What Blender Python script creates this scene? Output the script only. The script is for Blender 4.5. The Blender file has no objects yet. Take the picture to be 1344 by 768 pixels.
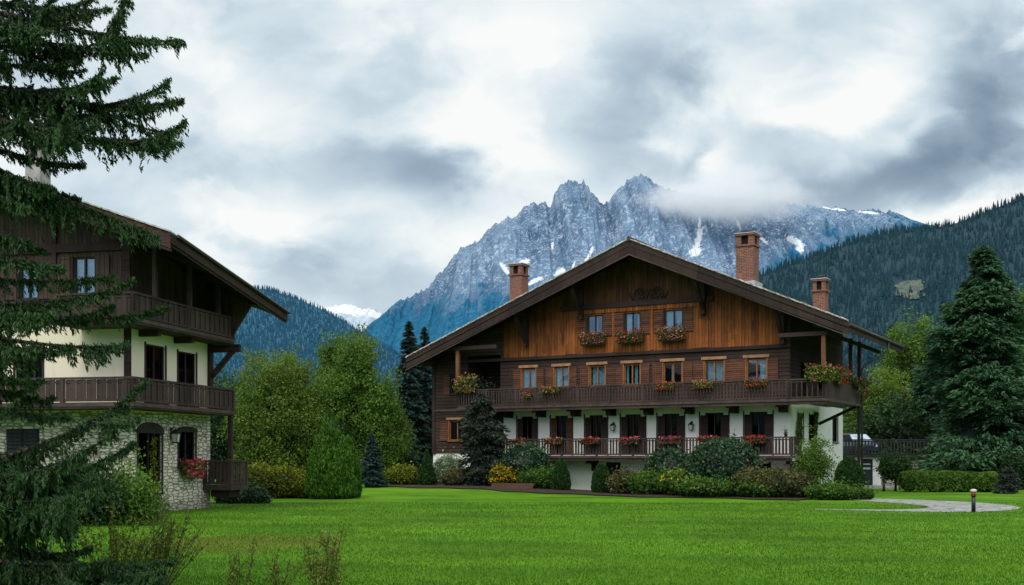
import bpy, bmesh, math
import numpy as np
R = math.radians
RNG = np.random.default_rng(11)
SC = bpy.context.scene
COL = SC.collection
F, CX, EYE = 1490.0, 672.0, 2.0          # survey constants of the view: focal length in px, axis, eye height

def gx(px, Y):                            # bearing -> world X at depth Y
    return (px - CX) / F * Y
def gzh(py, Y):                           # elevation -> world Z at depth Y
    return EYE + (600.0 - py) * Y / F
def sstep(a, b, x):
    t = np.clip((np.asarray(x, float) - a) / (b - a), 0, 1)
    return t * t * (3 - 2 * t)
def ground_z(x, y):
    return 0.30 * sstep(55, 65, y) * (1 - sstep(-2, 8, x))

# ------------------------------------------------------------------ noise
def _hash(ix, iy, iz, seed):
    n = (ix * 374761393 + iy * 668265263 + iz * 2147483647 + seed * 974634777) & 0x7fffffff
    n = ((n ^ (n >> 13)) * 1274126177) & 0x7fffffff
    n = ((n ^ (n >> 16)) * 1103515245) & 0x7fffffff
    return (n & 0xffff) / 65535.0
def vnoise(p, seed=0):
    p = np.asarray(p, float)
    i = np.floor(p).astype(np.int64); f = p - i; f = f * f * (3 - 2 * f)
    out = 0
    for dx in (0, 1):
        for dy in (0, 1):
            for dz in (0, 1):
                w = (f[..., 0] if dx else 1 - f[..., 0]) * (f[..., 1] if dy else 1 - f[..., 1]) * (f[..., 2] if dz else 1 - f[..., 2])
                out = out + w * _hash(i[..., 0] + dx, i[..., 1] + dy, i[..., 2] + dz, seed)
    return out
def fbm(p, oct=4, seed=0, gain=0.5):
    p = np.asarray(p, float); a, s, t = 1.0, 0, 0
    for o in range(oct):
        s = s + a * vnoise(p * 2 ** o, seed + o); t += a; a *= gain
    return s / t
def ridged(p, oct=4, seed=0):
    p = np.asarray(p, float); a, s, t = 1.0, 0, 0
    for o in range(oct):
        s = s + a * (1 - abs(2 * vnoise(p * 2 ** o, seed + o) - 1)); t += a; a *= 0.5
    return s / t
def unit(n):
    v = RNG.normal(size=(n, 3)); return v / np.linalg.norm(v, axis=1, keepdims=True)

# ------------------------------------------------------------------ object helpers
def tag(o, label=None, cat=None, group=None, kind=None):
    if label: o['label'] = label
    if cat: o['category'] = cat
    if group: o['group'] = group
    if kind: o['kind'] = kind
    return o
def thing(name, label, cat, loc=(0, 0, 0), rz=0.0, group=None):
    o = bpy.data.objects.new(name, None); COL.objects.link(o)
    o.location = loc; o.rotation_euler = (0, 0, rz); o.empty_display_size = 0.2
    return tag(o, label, cat, group)
def link(name, me, parent=None, loc=(0, 0, 0), rz=0.0):
    o = bpy.data.objects.new(name, me); COL.objects.link(o)
    o.location = loc; o.rotation_euler = (0, 0, rz)
    if parent: o.parent = parent
    return o
def TF(p): return (p[0], -p[1], p[2])                 # wall coords (u, out, z) on a front wall
def TS(p): return (p[1], p[0], p[2])                  # same on the right-hand side wall
def shift(T, dx, dy, dz=0):
    return lambda p: tuple(a + b for a, b in zip(T(p), (dx, dy, dz)))
IDT = lambda p: p

class MB:
    """collects polygons, builds ONE mesh object"""
    def __init__(s, T=IDT): s.v, s.f, s.mi, s.mats, s.T, s.sm = [], [], [], [], T, []
    def m(s, mat):
        if mat not in s.mats: s.mats.append(mat)
        return s.mats.index(mat)
    def poly(s, pts, mat, smooth=False):
        b = len(s.v); s.v += [s.T(tuple(p)) for p in pts]
        s.f.append(list(range(b, b + len(pts)))); s.mi.append(s.m(mat)); s.sm.append(smooth)
    def hexa(s, c, mat):                               # 8 corners: bottom 4 ccw, top 4 ccw
        b = len(s.v); s.v += [s.T(tuple(p)) for p in c]; k = s.m(mat)
        for q in ((3, 2, 1, 0), (4, 5, 6, 7), (0, 1, 5, 4), (1, 2, 6, 5), (2, 3, 7, 6), (3, 0, 4, 7)):
            s.f.append([b + i for i in q]); s.mi.append(k); s.sm.append(False)
    def box(s, a, b, mat):
        x0, y0, z0 = a; x1, y1, z1 = b
        s.hexa([(x0, y0, z0), (x1, y0, z0), (x1, y1, z0), (x0, y1, z0), (x0, y0, z1), (x1, y0, z1), (x1, y1, z1), (x0, y1, z1)], mat)
    def bar(s, p, q, w, h, mat, up=(0, 0, 1)):         # rectangular beam between two points
        p, q, up = np.array(p, float), np.array(q, float), np.array(up, float)
        d = q - p; d /= np.linalg.norm(d); a = np.cross(d, up)
        if np.linalg.norm(a) < 1e-4: a = np.array((1., 0, 0))
        a /= np.linalg.norm(a); n = np.cross(a, d); a = a * w / 2; n = n * h / 2
        s.hexa([p - a - n, p + a - n, p + a + n, p - a + n, q - a - n, q + a - n, q + a + n, q - a + n], mat)
    def tube(s, pts, rad, mat, n=7, cap=True):
        pts = [np.array(p, float) for p in pts]
        if not hasattr(rad, '__len__'): rad = [rad] * len(pts)
        rings = []; ref = np.array((0.31, 0.87, 0.2))
        for i, p in enumerate(pts):
            d = pts[min(i + 1, len(pts) - 1)] - pts[max(i - 1, 0)]; d /= np.linalg.norm(d) + 1e-9
            a = np.cross(d, ref); a /= np.linalg.norm(a) + 1e-9; c = np.cross(d, a)
            b = len(s.v)
            for k in range(n):
                t = 2 * math.pi * k / n
                s.v.append(s.T(tuple(p + rad[i] * (math.cos(t) * a + math.sin(t) * c))))
            rings.append(b)
        k = s.m(mat)
        for i in range(len(rings) - 1):
            for j in range(n):
                s.f.append([rings[i] + j, rings[i] + (j + 1) % n, rings[i + 1] + (j + 1) % n, rings[i + 1] + j]); s.mi.append(k); s.sm.append(True)
        if cap:
            for r in (rings[0], rings[-1]):
                s.f.append([r + j for j in range(n)]); s.mi.append(k); s.sm.append(False)
    def lathe(s, prof, mat, n=16, c=(0, 0, 0)):
        rings = []
        for r, z in prof:
            b = len(s.v); rings.append(b)
            for k in range(n):
                t = 2 * math.pi * k / n; s.v.append(s.T((c[0] + r * math.cos(t), c[1] + r * math.sin(t), c[2] + z)))
        k = s.m(mat)
        for i in range(len(rings) - 1):
            for j in range(n):
                s.f.append([rings[i] + j, rings[i] + (j + 1) % n, rings[i + 1] + (j + 1) % n, rings[i + 1] + j]); s.mi.append(k); s.sm.append(True)
        for r in (rings[0], rings[-1]):
            s.f.append([r + j for j in range(n)]); s.mi.append(k); s.sm.append(False)
    def wall(s, u0, u1, z0, top, holes, mat, depth=0.5, cap=None, capdepth=None, zcut=()):
        """sheet with rectangular openings (u0,u1,z0,z1[,depth[,capmat]]); top is a height or a function of u"""
        tf = top if callable(top) else (lambda u: top)
        us = sorted({u0, u1} | {h[0] for h in holes} | {h[1] for h in holes} | ({-8.45} if callable(top) and u0 < -8.45 < u1 else set()))
        zs = sorted({z0} | {h[2] for h in holes} | {h[3] for h in holes})
        for a, b in zip(us, us[1:]):
            for i, c in enumerate(zs):
                last = i == len(zs) - 1
                d0, d1 = (tf(a), tf(b)) if last else (zs[i + 1], zs[i + 1])
                um, zm = (a + b) / 2, c + 1e-3
                if any(h[0] < um < h[1] and h[2] <= zm < h[3] for h in holes): continue
                s.poly([(a, 0, c), (b, 0, c), (b, 0, d1), (a, 0, d0)], mat)
        for h in holes:
            a, b, c, d = h[:4]; dp = h[4] if len(h) > 4 else depth; cm = h[5] if len(h) > 5 else (cap or mat)
            s.poly([(a, 0, c), (b, 0, c), (b, -dp, c), (a, -dp, c)], mat); s.poly([(a, 0, d), (b, 0, d), (b, -dp, d), (a, -dp, d)], mat)
            s.poly([(a, 0, c), (a, 0, d), (a, -dp, d), (a, -dp, c)], mat); s.poly([(b, 0, c), (b, 0, d), (b, -dp, d), (b, -dp, c)], mat)
            s.poly([(a, -dp, c), (b, -dp, c), (b, -dp, d), (a, -dp, d)], cm)
    def build(s, name, parent=None, loc=(0, 0, 0), rz=0.0):
        me = bpy.data.meshes.new(name); me.from_pydata(s.v, [], s.f)
        for m in s.mats: me.materials.append(m)
        me.polygons.foreach_set('material_index', s.mi); me.polygons.foreach_set('use_smooth', s.sm)
        bm = bmesh.new(); bm.from_mesh(me); bmesh.ops.recalc_face_normals(bm, faces=bm.faces); bm.to_mesh(me); bm.free()
        return link(name, me, parent, loc, rz)

# ------------------------------------------------------------------ materials
class NT:
    def __init__(s, tree): s.t = tree; s.t.nodes.clear()
    def n(s, ty, **kw):
        o = s.t.nodes.new(ty)
        for k, v in kw.items(): setattr(o, k, v)
        return o
    def put(s, sock, v):
        if isinstance(v, bpy.types.NodeSocket): s.t.links.new(v, sock)
        elif v is not None: sock.default_value = v
    def ma(s, op, a, b=None, c=None, clamp=False):
        o = s.n('ShaderNodeMath', operation=op, use_clamp=clamp)
        for i, v in enumerate((a, b, c)):
            if v is not None: s.put(o.inputs[i], v)
        return o.outputs[0]
    def vm(s, op, a, b=None):
        o = s.n('ShaderNodeVectorMath', operation=op); s.put(o.inputs[0], a)
        if b is not None: s.put(o.inputs[1], b)
        return o.outputs[0]
    def mix(s, f, a, b, blend='MIX'):
        o = s.n('ShaderNodeMix', data_type='RGBA', blend_type=blend); s.put(o.inputs[0], f)
        s.put(o.inputs[6], c4(a)); s.put(o.inputs[7], c4(b)); return o.outputs[2]
    def noise(s, vec, scale, detail=4, rough=0.5, dist=0.0):
        o = s.n('ShaderNodeTexNoise'); s.put(o.inputs['Vector'], vec)
        o.inputs['Scale'].default_value = scale; o.inputs['Detail'].default_value = detail; o.inputs['Roughness'].default_value = rough; o.inputs['Distortion'].default_value = dist
        return o.outputs[0]
    def mr(s, v, a, b, c=0.0, d=1.0, smooth=True):
        o = s.n('ShaderNodeMapRange', interpolation_type='SMOOTHSTEP' if smooth else 'LINEAR'); s.put(o.inputs[0], v)
        for i, x in enumerate((a, b, c, d)): s.put(o.inputs[1 + i], x)
        return o.outputs[0]
    def obj(s): return s.n('ShaderNodeTexCoord').outputs['Object']
    def xyz(s, v):
        o = s.n('ShaderNodeSeparateXYZ'); s.put(o.inputs[0], v); return o.outputs
    def comb(s, x, y, z):
        o = s.n('ShaderNodeCombineXYZ')
        for i, v in enumerate((x, y, z)): s.put(o.inputs[i], v)
        return o.outputs[0]
    def scl(s, v, k): return s.vm('MULTIPLY', v, k)
    def bump(s, h, st=0.4, dist=0.02):
        o = s.n('ShaderNodeBump'); s.put(o.inputs['Height'], h); o.inputs['Strength'].default_value = st; o.inputs['Distance'].default_value = dist
        return o.outputs[0]
    def white(s, v):
        o = s.n('ShaderNodeTexWhiteNoise', noise_dimensions='1D'); s.put(o.inputs['W'], v); return o.outputs[0]
    def bsdf(s, col, rough=0.8, normal=None, spec=0.3, metal=0.0):
        o = s.n('ShaderNodeBsdfPrincipled'); s.put(o.inputs['Base Color'], c4(col)); s.put(o.inputs['Roughness'], rough)
        o.inputs['Specular IOR Level'].default_value = spec; o.inputs['Metallic'].default_value = metal
        if normal is not None: s.put(o.inputs['Normal'], normal)
        return o.outputs[0]
    def out(s, sh, vol=False):
        o = s.n('ShaderNodeOutputMaterial'); s.put(o.inputs['Volume' if vol else 'Surface'], sh)
def c4(c):
    return (*c, 1.0) if isinstance(c, tuple) and len(c) == 3 else c
def mat(name):
    m = bpy.data.materials.new(name); m.use_nodes = True
    return m, NT(m.node_tree)
def plain(name, col, rough=0.7, var=0.25, scale=3.0, spec=0.3, metal=0.0):
    m, t = mat(name); n = t.noise(t.obj(), scale, 5, 0.6)
    k = t.mr(n, 0.3, 0.7, 1 - var, 1 + var)
    t.out(t.bsdf(t.mix(1.0, col, t.comb(k, k, k), 'MULTIPLY'), rough, t.bump(n, 0.15, 0.01), spec, metal)); return m
def boards(name, lo, hi, width, axis, gap=0.05, grain=18.0, rough=0.75, stain=None, lip=0.5, eave_shade=None):
    """planked timber; axis 'z' = horizontal boards, 'u' = upright boards"""
    m, t = mat(name); o = t.obj(); x, y, z = t.xyz(o)
    u = t.ma('ADD', x, y); a, b = (z, u) if axis == 'z' else (u, z)
    q = t.ma('DIVIDE', a, width); idx = t.ma('FLOOR', q); fr = t.ma('FRACT', q)
    # butt joints: break the boards lengthways too
    off = t.ma('MULTIPLY', t.white(idx), 5.0); idb = t.ma('ADD', t.ma('FLOOR', t.ma('DIVIDE', t.ma('ADD', b, off), 4.2)), t.ma('MULTIPLY', idx, 17.31))
    r1 = t.white(idb)
    vec = t.comb(t.ma('MULTIPLY', a, grain), t.ma('ADD', t.ma('MULTIPLY', b, 0.9), t.ma('MULTIPLY', r1, 37.0)), r1)
    g = t.noise(vec, 1.0, 5, 0.65)
    big = t.noise(o, 0.55, 4, 0.6)
    k = t.ma('ADD', t.ma('MULTIPLY', r1, 0.42), t.ma('MULTIPLY', t.mr(g, 0.25, 0.75), 0.42))
    k = t.ma('ADD', k, t.mr(big, 0.35, 0.7, -0.1, 0.26))
    col = t.mix(k, lo, hi)
    if stain: col = t.mix(t.mr(t.noise(t.comb(t.ma('MULTIPLY', u, 2.2), t.ma('MULTIPLY', z, 0.35), 0.0), 1.0, 5, 0.7), 0.5, 0.72), col, stain)
    if eave_shade:                     # (ridge x, ridge z, slope, depth, colour): eave shadow painted into the boards below the roof line
        rx, rz_, sl_, dep, sc_ = eave_shade
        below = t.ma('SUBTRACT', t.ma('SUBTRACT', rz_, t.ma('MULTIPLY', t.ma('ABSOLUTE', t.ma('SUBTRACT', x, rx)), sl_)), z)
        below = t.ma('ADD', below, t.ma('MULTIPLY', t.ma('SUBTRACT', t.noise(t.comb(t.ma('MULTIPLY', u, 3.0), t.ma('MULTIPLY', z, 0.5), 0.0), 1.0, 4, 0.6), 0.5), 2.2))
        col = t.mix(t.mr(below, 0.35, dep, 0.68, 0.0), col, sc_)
    e = t.ma('MULTIPLY', t.mr(fr, 0.0, gap * 1.6), t.mr(fr, 1 - gap, 1.0, 1.0, 0.0))
    col = t.mix(e, (0.006, 0.005, 0.004), col)
    h = t.ma('ADD', e, t.ma('MULTIPLY', g, 0.25))
    t.out(t.bsdf(col, rough, t.bump(h, lip, 0.025), 0.25)); return m
def masonry(name, c1, c2, mort, bw, bh, msize=0.02, distort=0.0, bump=0.6, squash=1.0, dirt=(0.1, 0.09, 0.07)):
    m, t = mat(name); o = t.obj(); x, y, z = t.xyz(o)
    v = t.comb(t.ma('ADD', x, y), z, 0.0)
    if distort:
        nz = t.n('ShaderNodeTexNoise'); t.put(nz.inputs['Vector'], o); nz.inputs['Scale'].default_value = 2.6; nz.inputs['Detail'].default_value = 3
        v = t.vm('ADD', v, t.scl(t.vm('SUBTRACT', nz.outputs[1], (0.5, 0.5, 0.5)), (distort, distort, 0)))
    b = t.n('ShaderNodeTexBrick'); t.put(b.inputs['Vector'], v)
    b.inputs['Color1'].default_value = c4(c1); b.inputs['Color2'].default_value = c4(c2); b.inputs['Mortar'].default_value = c4(mort)
    b.inputs['Scale'].default_value = 1.0; b.inputs['Mortar Size'].default_value = msize; b.inputs['Brick Width'].default_value = bw; b.inputs['Row Height'].default_value = bh
    b.inputs['Mortar Smooth'].default_value = 0.4
    n = t.noise(o, 7.0, 6, 0.65); n2 = t.noise(o, 0.9, 4, 0.6)
    k = t.mr(n, 0.3, 0.7, 0.72, 1.2)
    col = t.mix(1.0, b.outputs[0], t.comb(k, k, k), 'MULTIPLY')
    col = t.mix(t.mr(n2, 0.48, 0.75, 0.0, 0.55), col, dirt)
    h = t.ma('ADD', t.ma('SUBTRACT', 1.0, b.outputs[1]), t.ma('MULTIPLY', n, 0.55))
    t.out(t.bsdf(col, 0.9, t.bump(h, bump, 0.04), 0.2)); return m
def plasterm(name, col, dirt):
    m, t = mat(name); o = t.obj(); n = t.noise(o, 0.8, 6, 0.65); f = t.noise(o, 26.0, 3, 0.6); x, y, z = t.xyz(o)
    drip = t.noise(t.comb(t.ma('MULTIPLY', t.ma('ADD', x, y), 3.5), t.ma('MULTIPLY', z, 0.35), 0.0), 1.0, 4, 0.6)
    k = t.ma('MAXIMUM', t.mr(n, 0.5, 0.8, 0.0, 0.6), t.mr(drip, 0.55, 0.8, 0.0, 0.4))
    t.out(t.bsdf(t.mix(k, col, dirt), 0.9, t.bump(t.ma('ADD', f, n), 0.25, 0.012), 0.2)); return m
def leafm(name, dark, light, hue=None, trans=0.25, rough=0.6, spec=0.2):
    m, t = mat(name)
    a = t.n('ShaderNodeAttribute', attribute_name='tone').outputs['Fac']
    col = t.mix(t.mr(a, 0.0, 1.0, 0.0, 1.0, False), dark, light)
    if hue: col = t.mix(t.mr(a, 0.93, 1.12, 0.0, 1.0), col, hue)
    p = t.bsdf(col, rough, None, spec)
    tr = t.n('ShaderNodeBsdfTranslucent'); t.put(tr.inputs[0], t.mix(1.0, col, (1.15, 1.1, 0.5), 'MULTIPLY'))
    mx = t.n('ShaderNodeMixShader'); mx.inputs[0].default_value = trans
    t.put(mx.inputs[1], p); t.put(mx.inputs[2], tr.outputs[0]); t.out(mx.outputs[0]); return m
def glassm(name, tint=(0.75, 0.85, 0.9), base=0.16, edge=0.35):
    m, t = mat(name); lw = t.n('ShaderNodeLayerWeight'); lw.inputs[0].default_value = 0.25
    tr = t.n('ShaderNodeBsdfTransparent'); tr.inputs[0].default_value = c4(tint)
    nb = t.bump(t.noise(t.obj(), 1.3, 2), 0.06, 0.03)
    gl = t.n('ShaderNodeBsdfGlossy'); gl.inputs['Roughness'].default_value = 0.03; gl.inputs[0].default_value = (0.85, 0.92, 1, 1); t.put(gl.inputs['Normal'], nb)
    mx = t.n('ShaderNodeMixShader'); t.put(mx.inputs[0], t.ma('ADD', base, t.ma('MULTIPLY', lw.outputs['Facing'], edge)))
    t.put(mx.inputs[1], tr.outputs[0]); t.put(mx.inputs[2], gl.outputs[0]); t.out(mx.outputs[0]); return m

M = {}
M['log'] = boards('dark log boards', (0.017, 0.010, 0.009), (0.076, 0.046, 0.039), 0.21, 'z', 0.09, 14, stain=(0.03, 0.018, 0.016), lip=0.8)
M['plank'] = boards('honey gable planks', (0.085, 0.026, 0.009), (0.47, 0.145, 0.033), 0.19, 'u', 0.06, 16, stain=(0.06, 0.020, 0.008), eave_shade=(-8.45, 14.0, 0.415, 3.0, (0.035, 0.015, 0.008)))
M['plank_tip'] = boards('eave shaded gable planks', (0.034, 0.015, 0.008), (0.145, 0.058, 0.023), 0.19, 'u', 0.06, 16, stain=(0.02, 0.010, 0.006))  # gable tip boards, eave shadow painted in as darker timber
M['plank_old'] = boards('weathered planks', (0.030, 0.019, 0.016), (0.10, 0.060, 0.048), 0.17, 'u', 0.08, 16, stain=(0.025, 0.015, 0.013))
M['beam'] = boards('dark beam timber', (0.016, 0.010, 0.009), (0.052, 0.032, 0.027), 0.35, 'z', 0.02, 20)
M['fascia'] = boards('bargeboard timber', (0.014, 0.009, 0.008), (0.052, 0.031, 0.026), 0.9, 'u', 0.01, 9)
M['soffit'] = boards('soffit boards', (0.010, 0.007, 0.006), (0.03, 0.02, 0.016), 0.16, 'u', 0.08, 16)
M['rail'] = boards('balcony timber', (0.020, 0.014, 0.013), (0.084, 0.057, 0.052), 0.6, 'u', 0.01, 22)
M['railtop'] = plain('worn rail edge', (0.065, 0.048, 0.043), 0.7)
M['post'] = boards('amber post timber', (0.10, 0.045, 0.022), (0.26, 0.13, 0.06), 0.5, 'u', 0.01, 20)
M['lintel'] = plain('pale lintel timber', (0.34, 0.18, 0.095), 0.7)
M['shutter'] = boards('brown shutter timber', (0.055, 0.023, 0.014), (0.19, 0.078, 0.046), 0.115, 'z', 0.13, 12)
M['frame_amber'] = plain('amber window timber', (0.28, 0.11, 0.035), 0.6)
M['frame_dark'] = plain('dark window timber', (0.026, 0.019, 0.018), 0.6)
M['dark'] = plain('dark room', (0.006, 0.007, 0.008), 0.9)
M['curtain'] = plain('pale curtain', (0.52, 0.68, 0.72), 0.9, 0.15)
M['curtain_dim'] = plain('dim curtain', (0.022, 0.022, 0.023), 0.9, 0.3)
M['glass'] = glassm('window glass')
M['glass_dark'] = glassm('dark window glass', (0.4, 0.44, 0.48), 0.015, 0.05)
M['plaster'] = plasterm('white plaster', (0.82, 0.83, 0.80), (0.60, 0.61, 0.56))
M['cream'] = plasterm('cream plaster', (0.80, 0.73, 0.57), (0.58, 0.52, 0.40))
M['brick'] = masonry('chimney brick', (0.30, 0.105, 0.062), (0.18, 0.066, 0.044), (0.30, 0.24, 0.20), 0.26, 0.09, 0.014, 0.01)
M['stone'] = masonry('whitewashed stone', (0.74, 0.71, 0.66), (0.50, 0.48, 0.44), (0.12, 0.115, 0.105), 0.30, 0.125, 0.017, 0.14, 1.0, dirt=(0.38, 0.35, 0.29))
def rubble(name, c1, c2, mort, sx, sz, dirt):
    m, t = mat(name); o = t.obj(); x, y, z = t.xyz(o); nz = t.n('ShaderNodeTexNoise'); t.put(nz.inputs['Vector'], o); nz.inputs['Scale'].default_value = 1.6; nz.inputs['Detail'].default_value = 3
    v = t.vm('ADD', t.comb(t.ma('MULTIPLY', t.ma('ADD', x, y), sx), t.ma('MULTIPLY', z, sz), 0.0), t.scl(t.vm('SUBTRACT', nz.outputs[1], (0.5, 0.5, 0.5)), (0.7, 0.6, 0.0)))
    a = t.n('ShaderNodeTexVoronoi', feature='DISTANCE_TO_EDGE'); b = t.n('ShaderNodeTexVoronoi')
    for q in (a, b): t.put(q.inputs['Vector'], v); q.inputs['Scale'].default_value = 1.0; q.inputs['Randomness'].default_value = 0.6
    n = t.noise(o, 9.0, 6, 0.7); cell = t.xyz(b.outputs['Color'])[0]; k = t.ma('ADD', t.ma('MULTIPLY', cell, 0.65), t.ma('MULTIPLY', t.mr(n, 0.3, 0.7), 0.35))
    e = t.mr(t.ma('ADD', a.outputs[0], t.ma('MULTIPLY', t.ma('SUBTRACT', n, 0.5), 0.10)), 0.02, 0.13)
    col = t.mix(e, mort, t.mix(k, c1, c2)); col = t.mix(t.mr(t.noise(o, 0.7, 5, 0.65), 0.48, 0.75, 0.0, 0.6), col, dirt)
    col = t.mix(t.mr(z, 0.0, 0.7, 0.55, 0.0), col, (0.16, 0.16, 0.11))          # duller, darker tone towards the ground
    t.out(t.bsdf(col, 0.92, t.bump(t.ma('ADD', e, t.ma('MULTIPLY', n, 0.5)), 0.9, 0.05), 0.2)); return m
M['stone'] = rubble('whitewashed rubble stone', (0.58, 0.53, 0.45), (0.86, 0.81, 0.71), (0.27, 0.24, 0.20), 2.7, 9.0, (0.52, 0.48, 0.41))
M['fieldstone'] = rubble('field stone', (0.26, 0.25, 0.22), (0.66, 0.63, 0.56), (0.10, 0.095, 0.085), 3.2, 5.5, (0.30, 0.28, 0.23))
M['concrete'] = plain('weathered concrete', (0.34, 0.34, 0.32), 0.9, 0.3, 2)
M['tile'] = masonry('roof tiles', (0.11, 0.075, 0.062), (0.065, 0.046, 0.042), (0.02, 0.016, 0.015), 0.3, 0.2, 0.02, 0.02, 1.0)
M['tile_edge'] = plain('lichen pale tile edge', (0.44, 0.41, 0.38), 0.9, 0.5, 6)  # verge tiles much paler than the roof tiles
M['shingle'] = boards('red brown shingles', (0.030, 0.014, 0.012), (0.105, 0.048, 0.038), 0.11, 'z', 0.05, 9, stain=(0.05, 0.03, 0.03))
M['zinc'] = plain('zinc', (0.45, 0.47, 0.48), 0.45, 0.2, 3, 0.5, 0.4)
M['pipe'] = plain('dark metal pipe', (0.035, 0.03, 0.028), 0.45, 0.2, 3, 0.5)
M['pipe_light'] = plain('grey downpipe', (0.17, 0.18, 0.19), 0.45, 0.2, 3, 0.5)
M['iron'] = plain('black iron', (0.012, 0.012, 0.013), 0.5, 0.2, 5, 0.5)
M['lampglass'] = plain('frosted lamp glass', (0.55, 0.55, 0.5), 0.2, 0.05, 3, 0.5)
M['door_blue'] = boards('slate blue door', (0.022, 0.028, 0.036), (0.04, 0.05, 0.062), 0.2, 'u', 0.05)
M['boxwood'] = plain('planter timber', (0.045, 0.026, 0.020), 0.8)
M['edging'] = boards('edging sleeper', (0.06, 0.028, 0.02), (0.15, 0.07, 0.05), 0.4, 'z', 0.02)
M['paintw'] = plain('white paint', (0.52, 0.52, 0.50), 0.5, 0.06)
M['paintr'] = plain('red paint', (0.36, 0.04, 0.02), 0.5, 0.2)
M['paintb'] = plain('blue fabric', (0.06, 0.14, 0.30), 0.8, 0.1)
M['clothw'] = plain('white fabric', (0.62, 0.70, 0.80), 0.8, 0.1)
M['bark'] = boards('conifer bark', (0.022, 0.017, 0.013), (0.075, 0.056, 0.044), 0.09, 'u', 0.25, 6, lip=1.0)
M['soil'] = plain('bed soil', (0.035, 0.024, 0.017), 0.95, 0.4, 5)
# foliage families (dark, light)
M['spruce'] = leafm('spruce needles', (0.003, 0.014, 0.006), (0.044, 0.110, 0.028), None, 0.12)
M['spruce_old'] = leafm('old conifer sprays', (0.006, 0.026, 0.015), (0.060, 0.145, 0.065), None, 0.12)
M['bluespruce'] = leafm('blue spruce needles', (0.006, 0.018, 0.017), (0.042, 0.085, 0.076), None, 0.12)
M['weeping'] = leafm('grey weeping conifer sprays', (0.008, 0.014, 0.011), (0.055, 0.075, 0.055), None, 0.1)
M['decid'] = leafm('willow green leaves', (0.024, 0.056, 0.011), (0.175, 0.275, 0.042), None, 0.3)
M['decid2'] = leafm('ash green leaves', (0.022, 0.058, 0.012), (0.160, 0.290, 0.042), None, 0.3)
M['shade'] = leafm('shaded wood leaves', (0.006, 0.022, 0.011), (0.05, 0.11, 0.035), None, 0.2)
M['thuja'] = leafm('thuja sprays', (0.016, 0.056, 0.006), (0.115, 0.255, 0.028), None, 0.15)
M['box'] = leafm('clipped box leaves', (0.006, 0.024, 0.007), (0.040, 0.105, 0.022), None, 0.15)
M['laurel'] = leafm('dark laurel leaves', (0.006, 0.022, 0.011), (0.055, 0.125, 0.055), None, 0.15, 0.45, 0.4)
M['lime'] = leafm('yellow green leaves', (0.030, 0.052, 0.005), (0.24, 0.27, 0.022), None, 0.25)
M['green'] = leafm('garden green leaves', (0.014, 0.045, 0.008), (0.13, 0.25, 0.035), None, 0.25)
M['russet'] = leafm('russet leaves', (0.022, 0.040, 0.012), (0.17, 0.155, 0.060), (0.40, 0.14, 0.09), 0.2)
M['whitish'] = leafm('white blossom shrub leaves', (0.07, 0.12, 0.06), (0.45, 0.52, 0.42), (0.75, 0.78, 0.74), 0.2)
M['goldflower'] = leafm('orange yellow bedding blossoms', (0.30, 0.13, 0.004), (0.75, 0.46, 0.02), (0.70, 0.15, 0.01), 0.2)
M['redflower'] = leafm('red geranium petals', (0.26, 0.012, 0.016), (0.62, 0.070, 0.075), (0.70, 0.26, 0.25), 0.2)
M['pinkflower'] = leafm('pink geranium petals', (0.36, 0.022, 0.06), (0.70, 0.12, 0.20), (0.75, 0.36, 0.42), 0.2)
M['peachflower'] = leafm('peach petals', (0.26, 0.06, 0.03), (0.60, 0.25, 0.14), (0.66, 0.46, 0.30), 0.2)
M['yellowflower'] = leafm('yellow petals', (0.45, 0.34, 0.01), (0.80, 0.68, 0.05), None, 0.2)
M['stem'] = plain('twig bark', (0.060, 0.058, 0.025), 0.8)
M['weedleaf'] = leafm('wild twig leaves', (0.035, 0.075, 0.010), (0.19, 0.25, 0.03), (0.24, 0.17, 0.05), 0.3)
M['climber'] = leafm('climber leaves', (0.02, 0.055, 0.010), (0.13, 0.23, 0.035), None, 0.25)

# ------------------------------------------------------------------ foliage meshes
def leaves(name, P, D, L, W, tone, material, parent=None, loc=(0, 0, 0), extra=None, rz=0.0, nrm=None):
    """every leaf is one rhombus: centre P, long axis D, half length L, half width W. extra = (quads Nx4x3, tone N)"""
    P = np.asarray(P, float); n = len(P)
    D = D / (np.linalg.norm(D, axis=1, keepdims=True) + 1e-9)
    S = np.cross(D, unit(n) if nrm is None else nrm); S /= np.linalg.norm(S, axis=1, keepdims=True) + 1e-9
    L = np.broadcast_to(np.asarray(L, float), (n,))[:, None]; W = np.broadcast_to(np.asarray(W, float), (n,))[:, None]
    Q = np.stack([P - D * L, P + S * W - D * L * 0.15, P + D * L, P - S * W - D * L * 0.15], 1)
    tone = np.broadcast_to(np.asarray(tone, float), (n,))
    mi = np.zeros(n, np.int32); mats = [material]
    if isinstance(extra, list): ex = extra
    else: ex = [extra] if extra else []
    for e in ex:
        Q = np.concatenate([Q, e[0]]); tone = np.concatenate([tone, e[1]])
    me = bpy.data.meshes.new(name); k = len(Q)
    me.vertices.add(4 * k); me.vertices.foreach_set('co', Q.reshape(-1).astype(np.float32))
    me.loops.add(4 * k); me.loops.foreach_set('vertex_index', np.arange(4 * k, dtype=np.int32))
    me.polygons.add(k); me.polygons.foreach_set('loop_start', np.arange(0, 4 * k, 4, dtype=np.int32)); me.polygons.foreach_set('loop_total', np.full(k, 4, np.int32))
    at = me.attributes.new('tone', 'FLOAT', 'FACE'); at.data.foreach_set('value', tone.astype(np.float32))
    for m in mats: me.materials.append(m)
    me.update()
    return link(name, me, parent, loc, rz)

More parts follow.
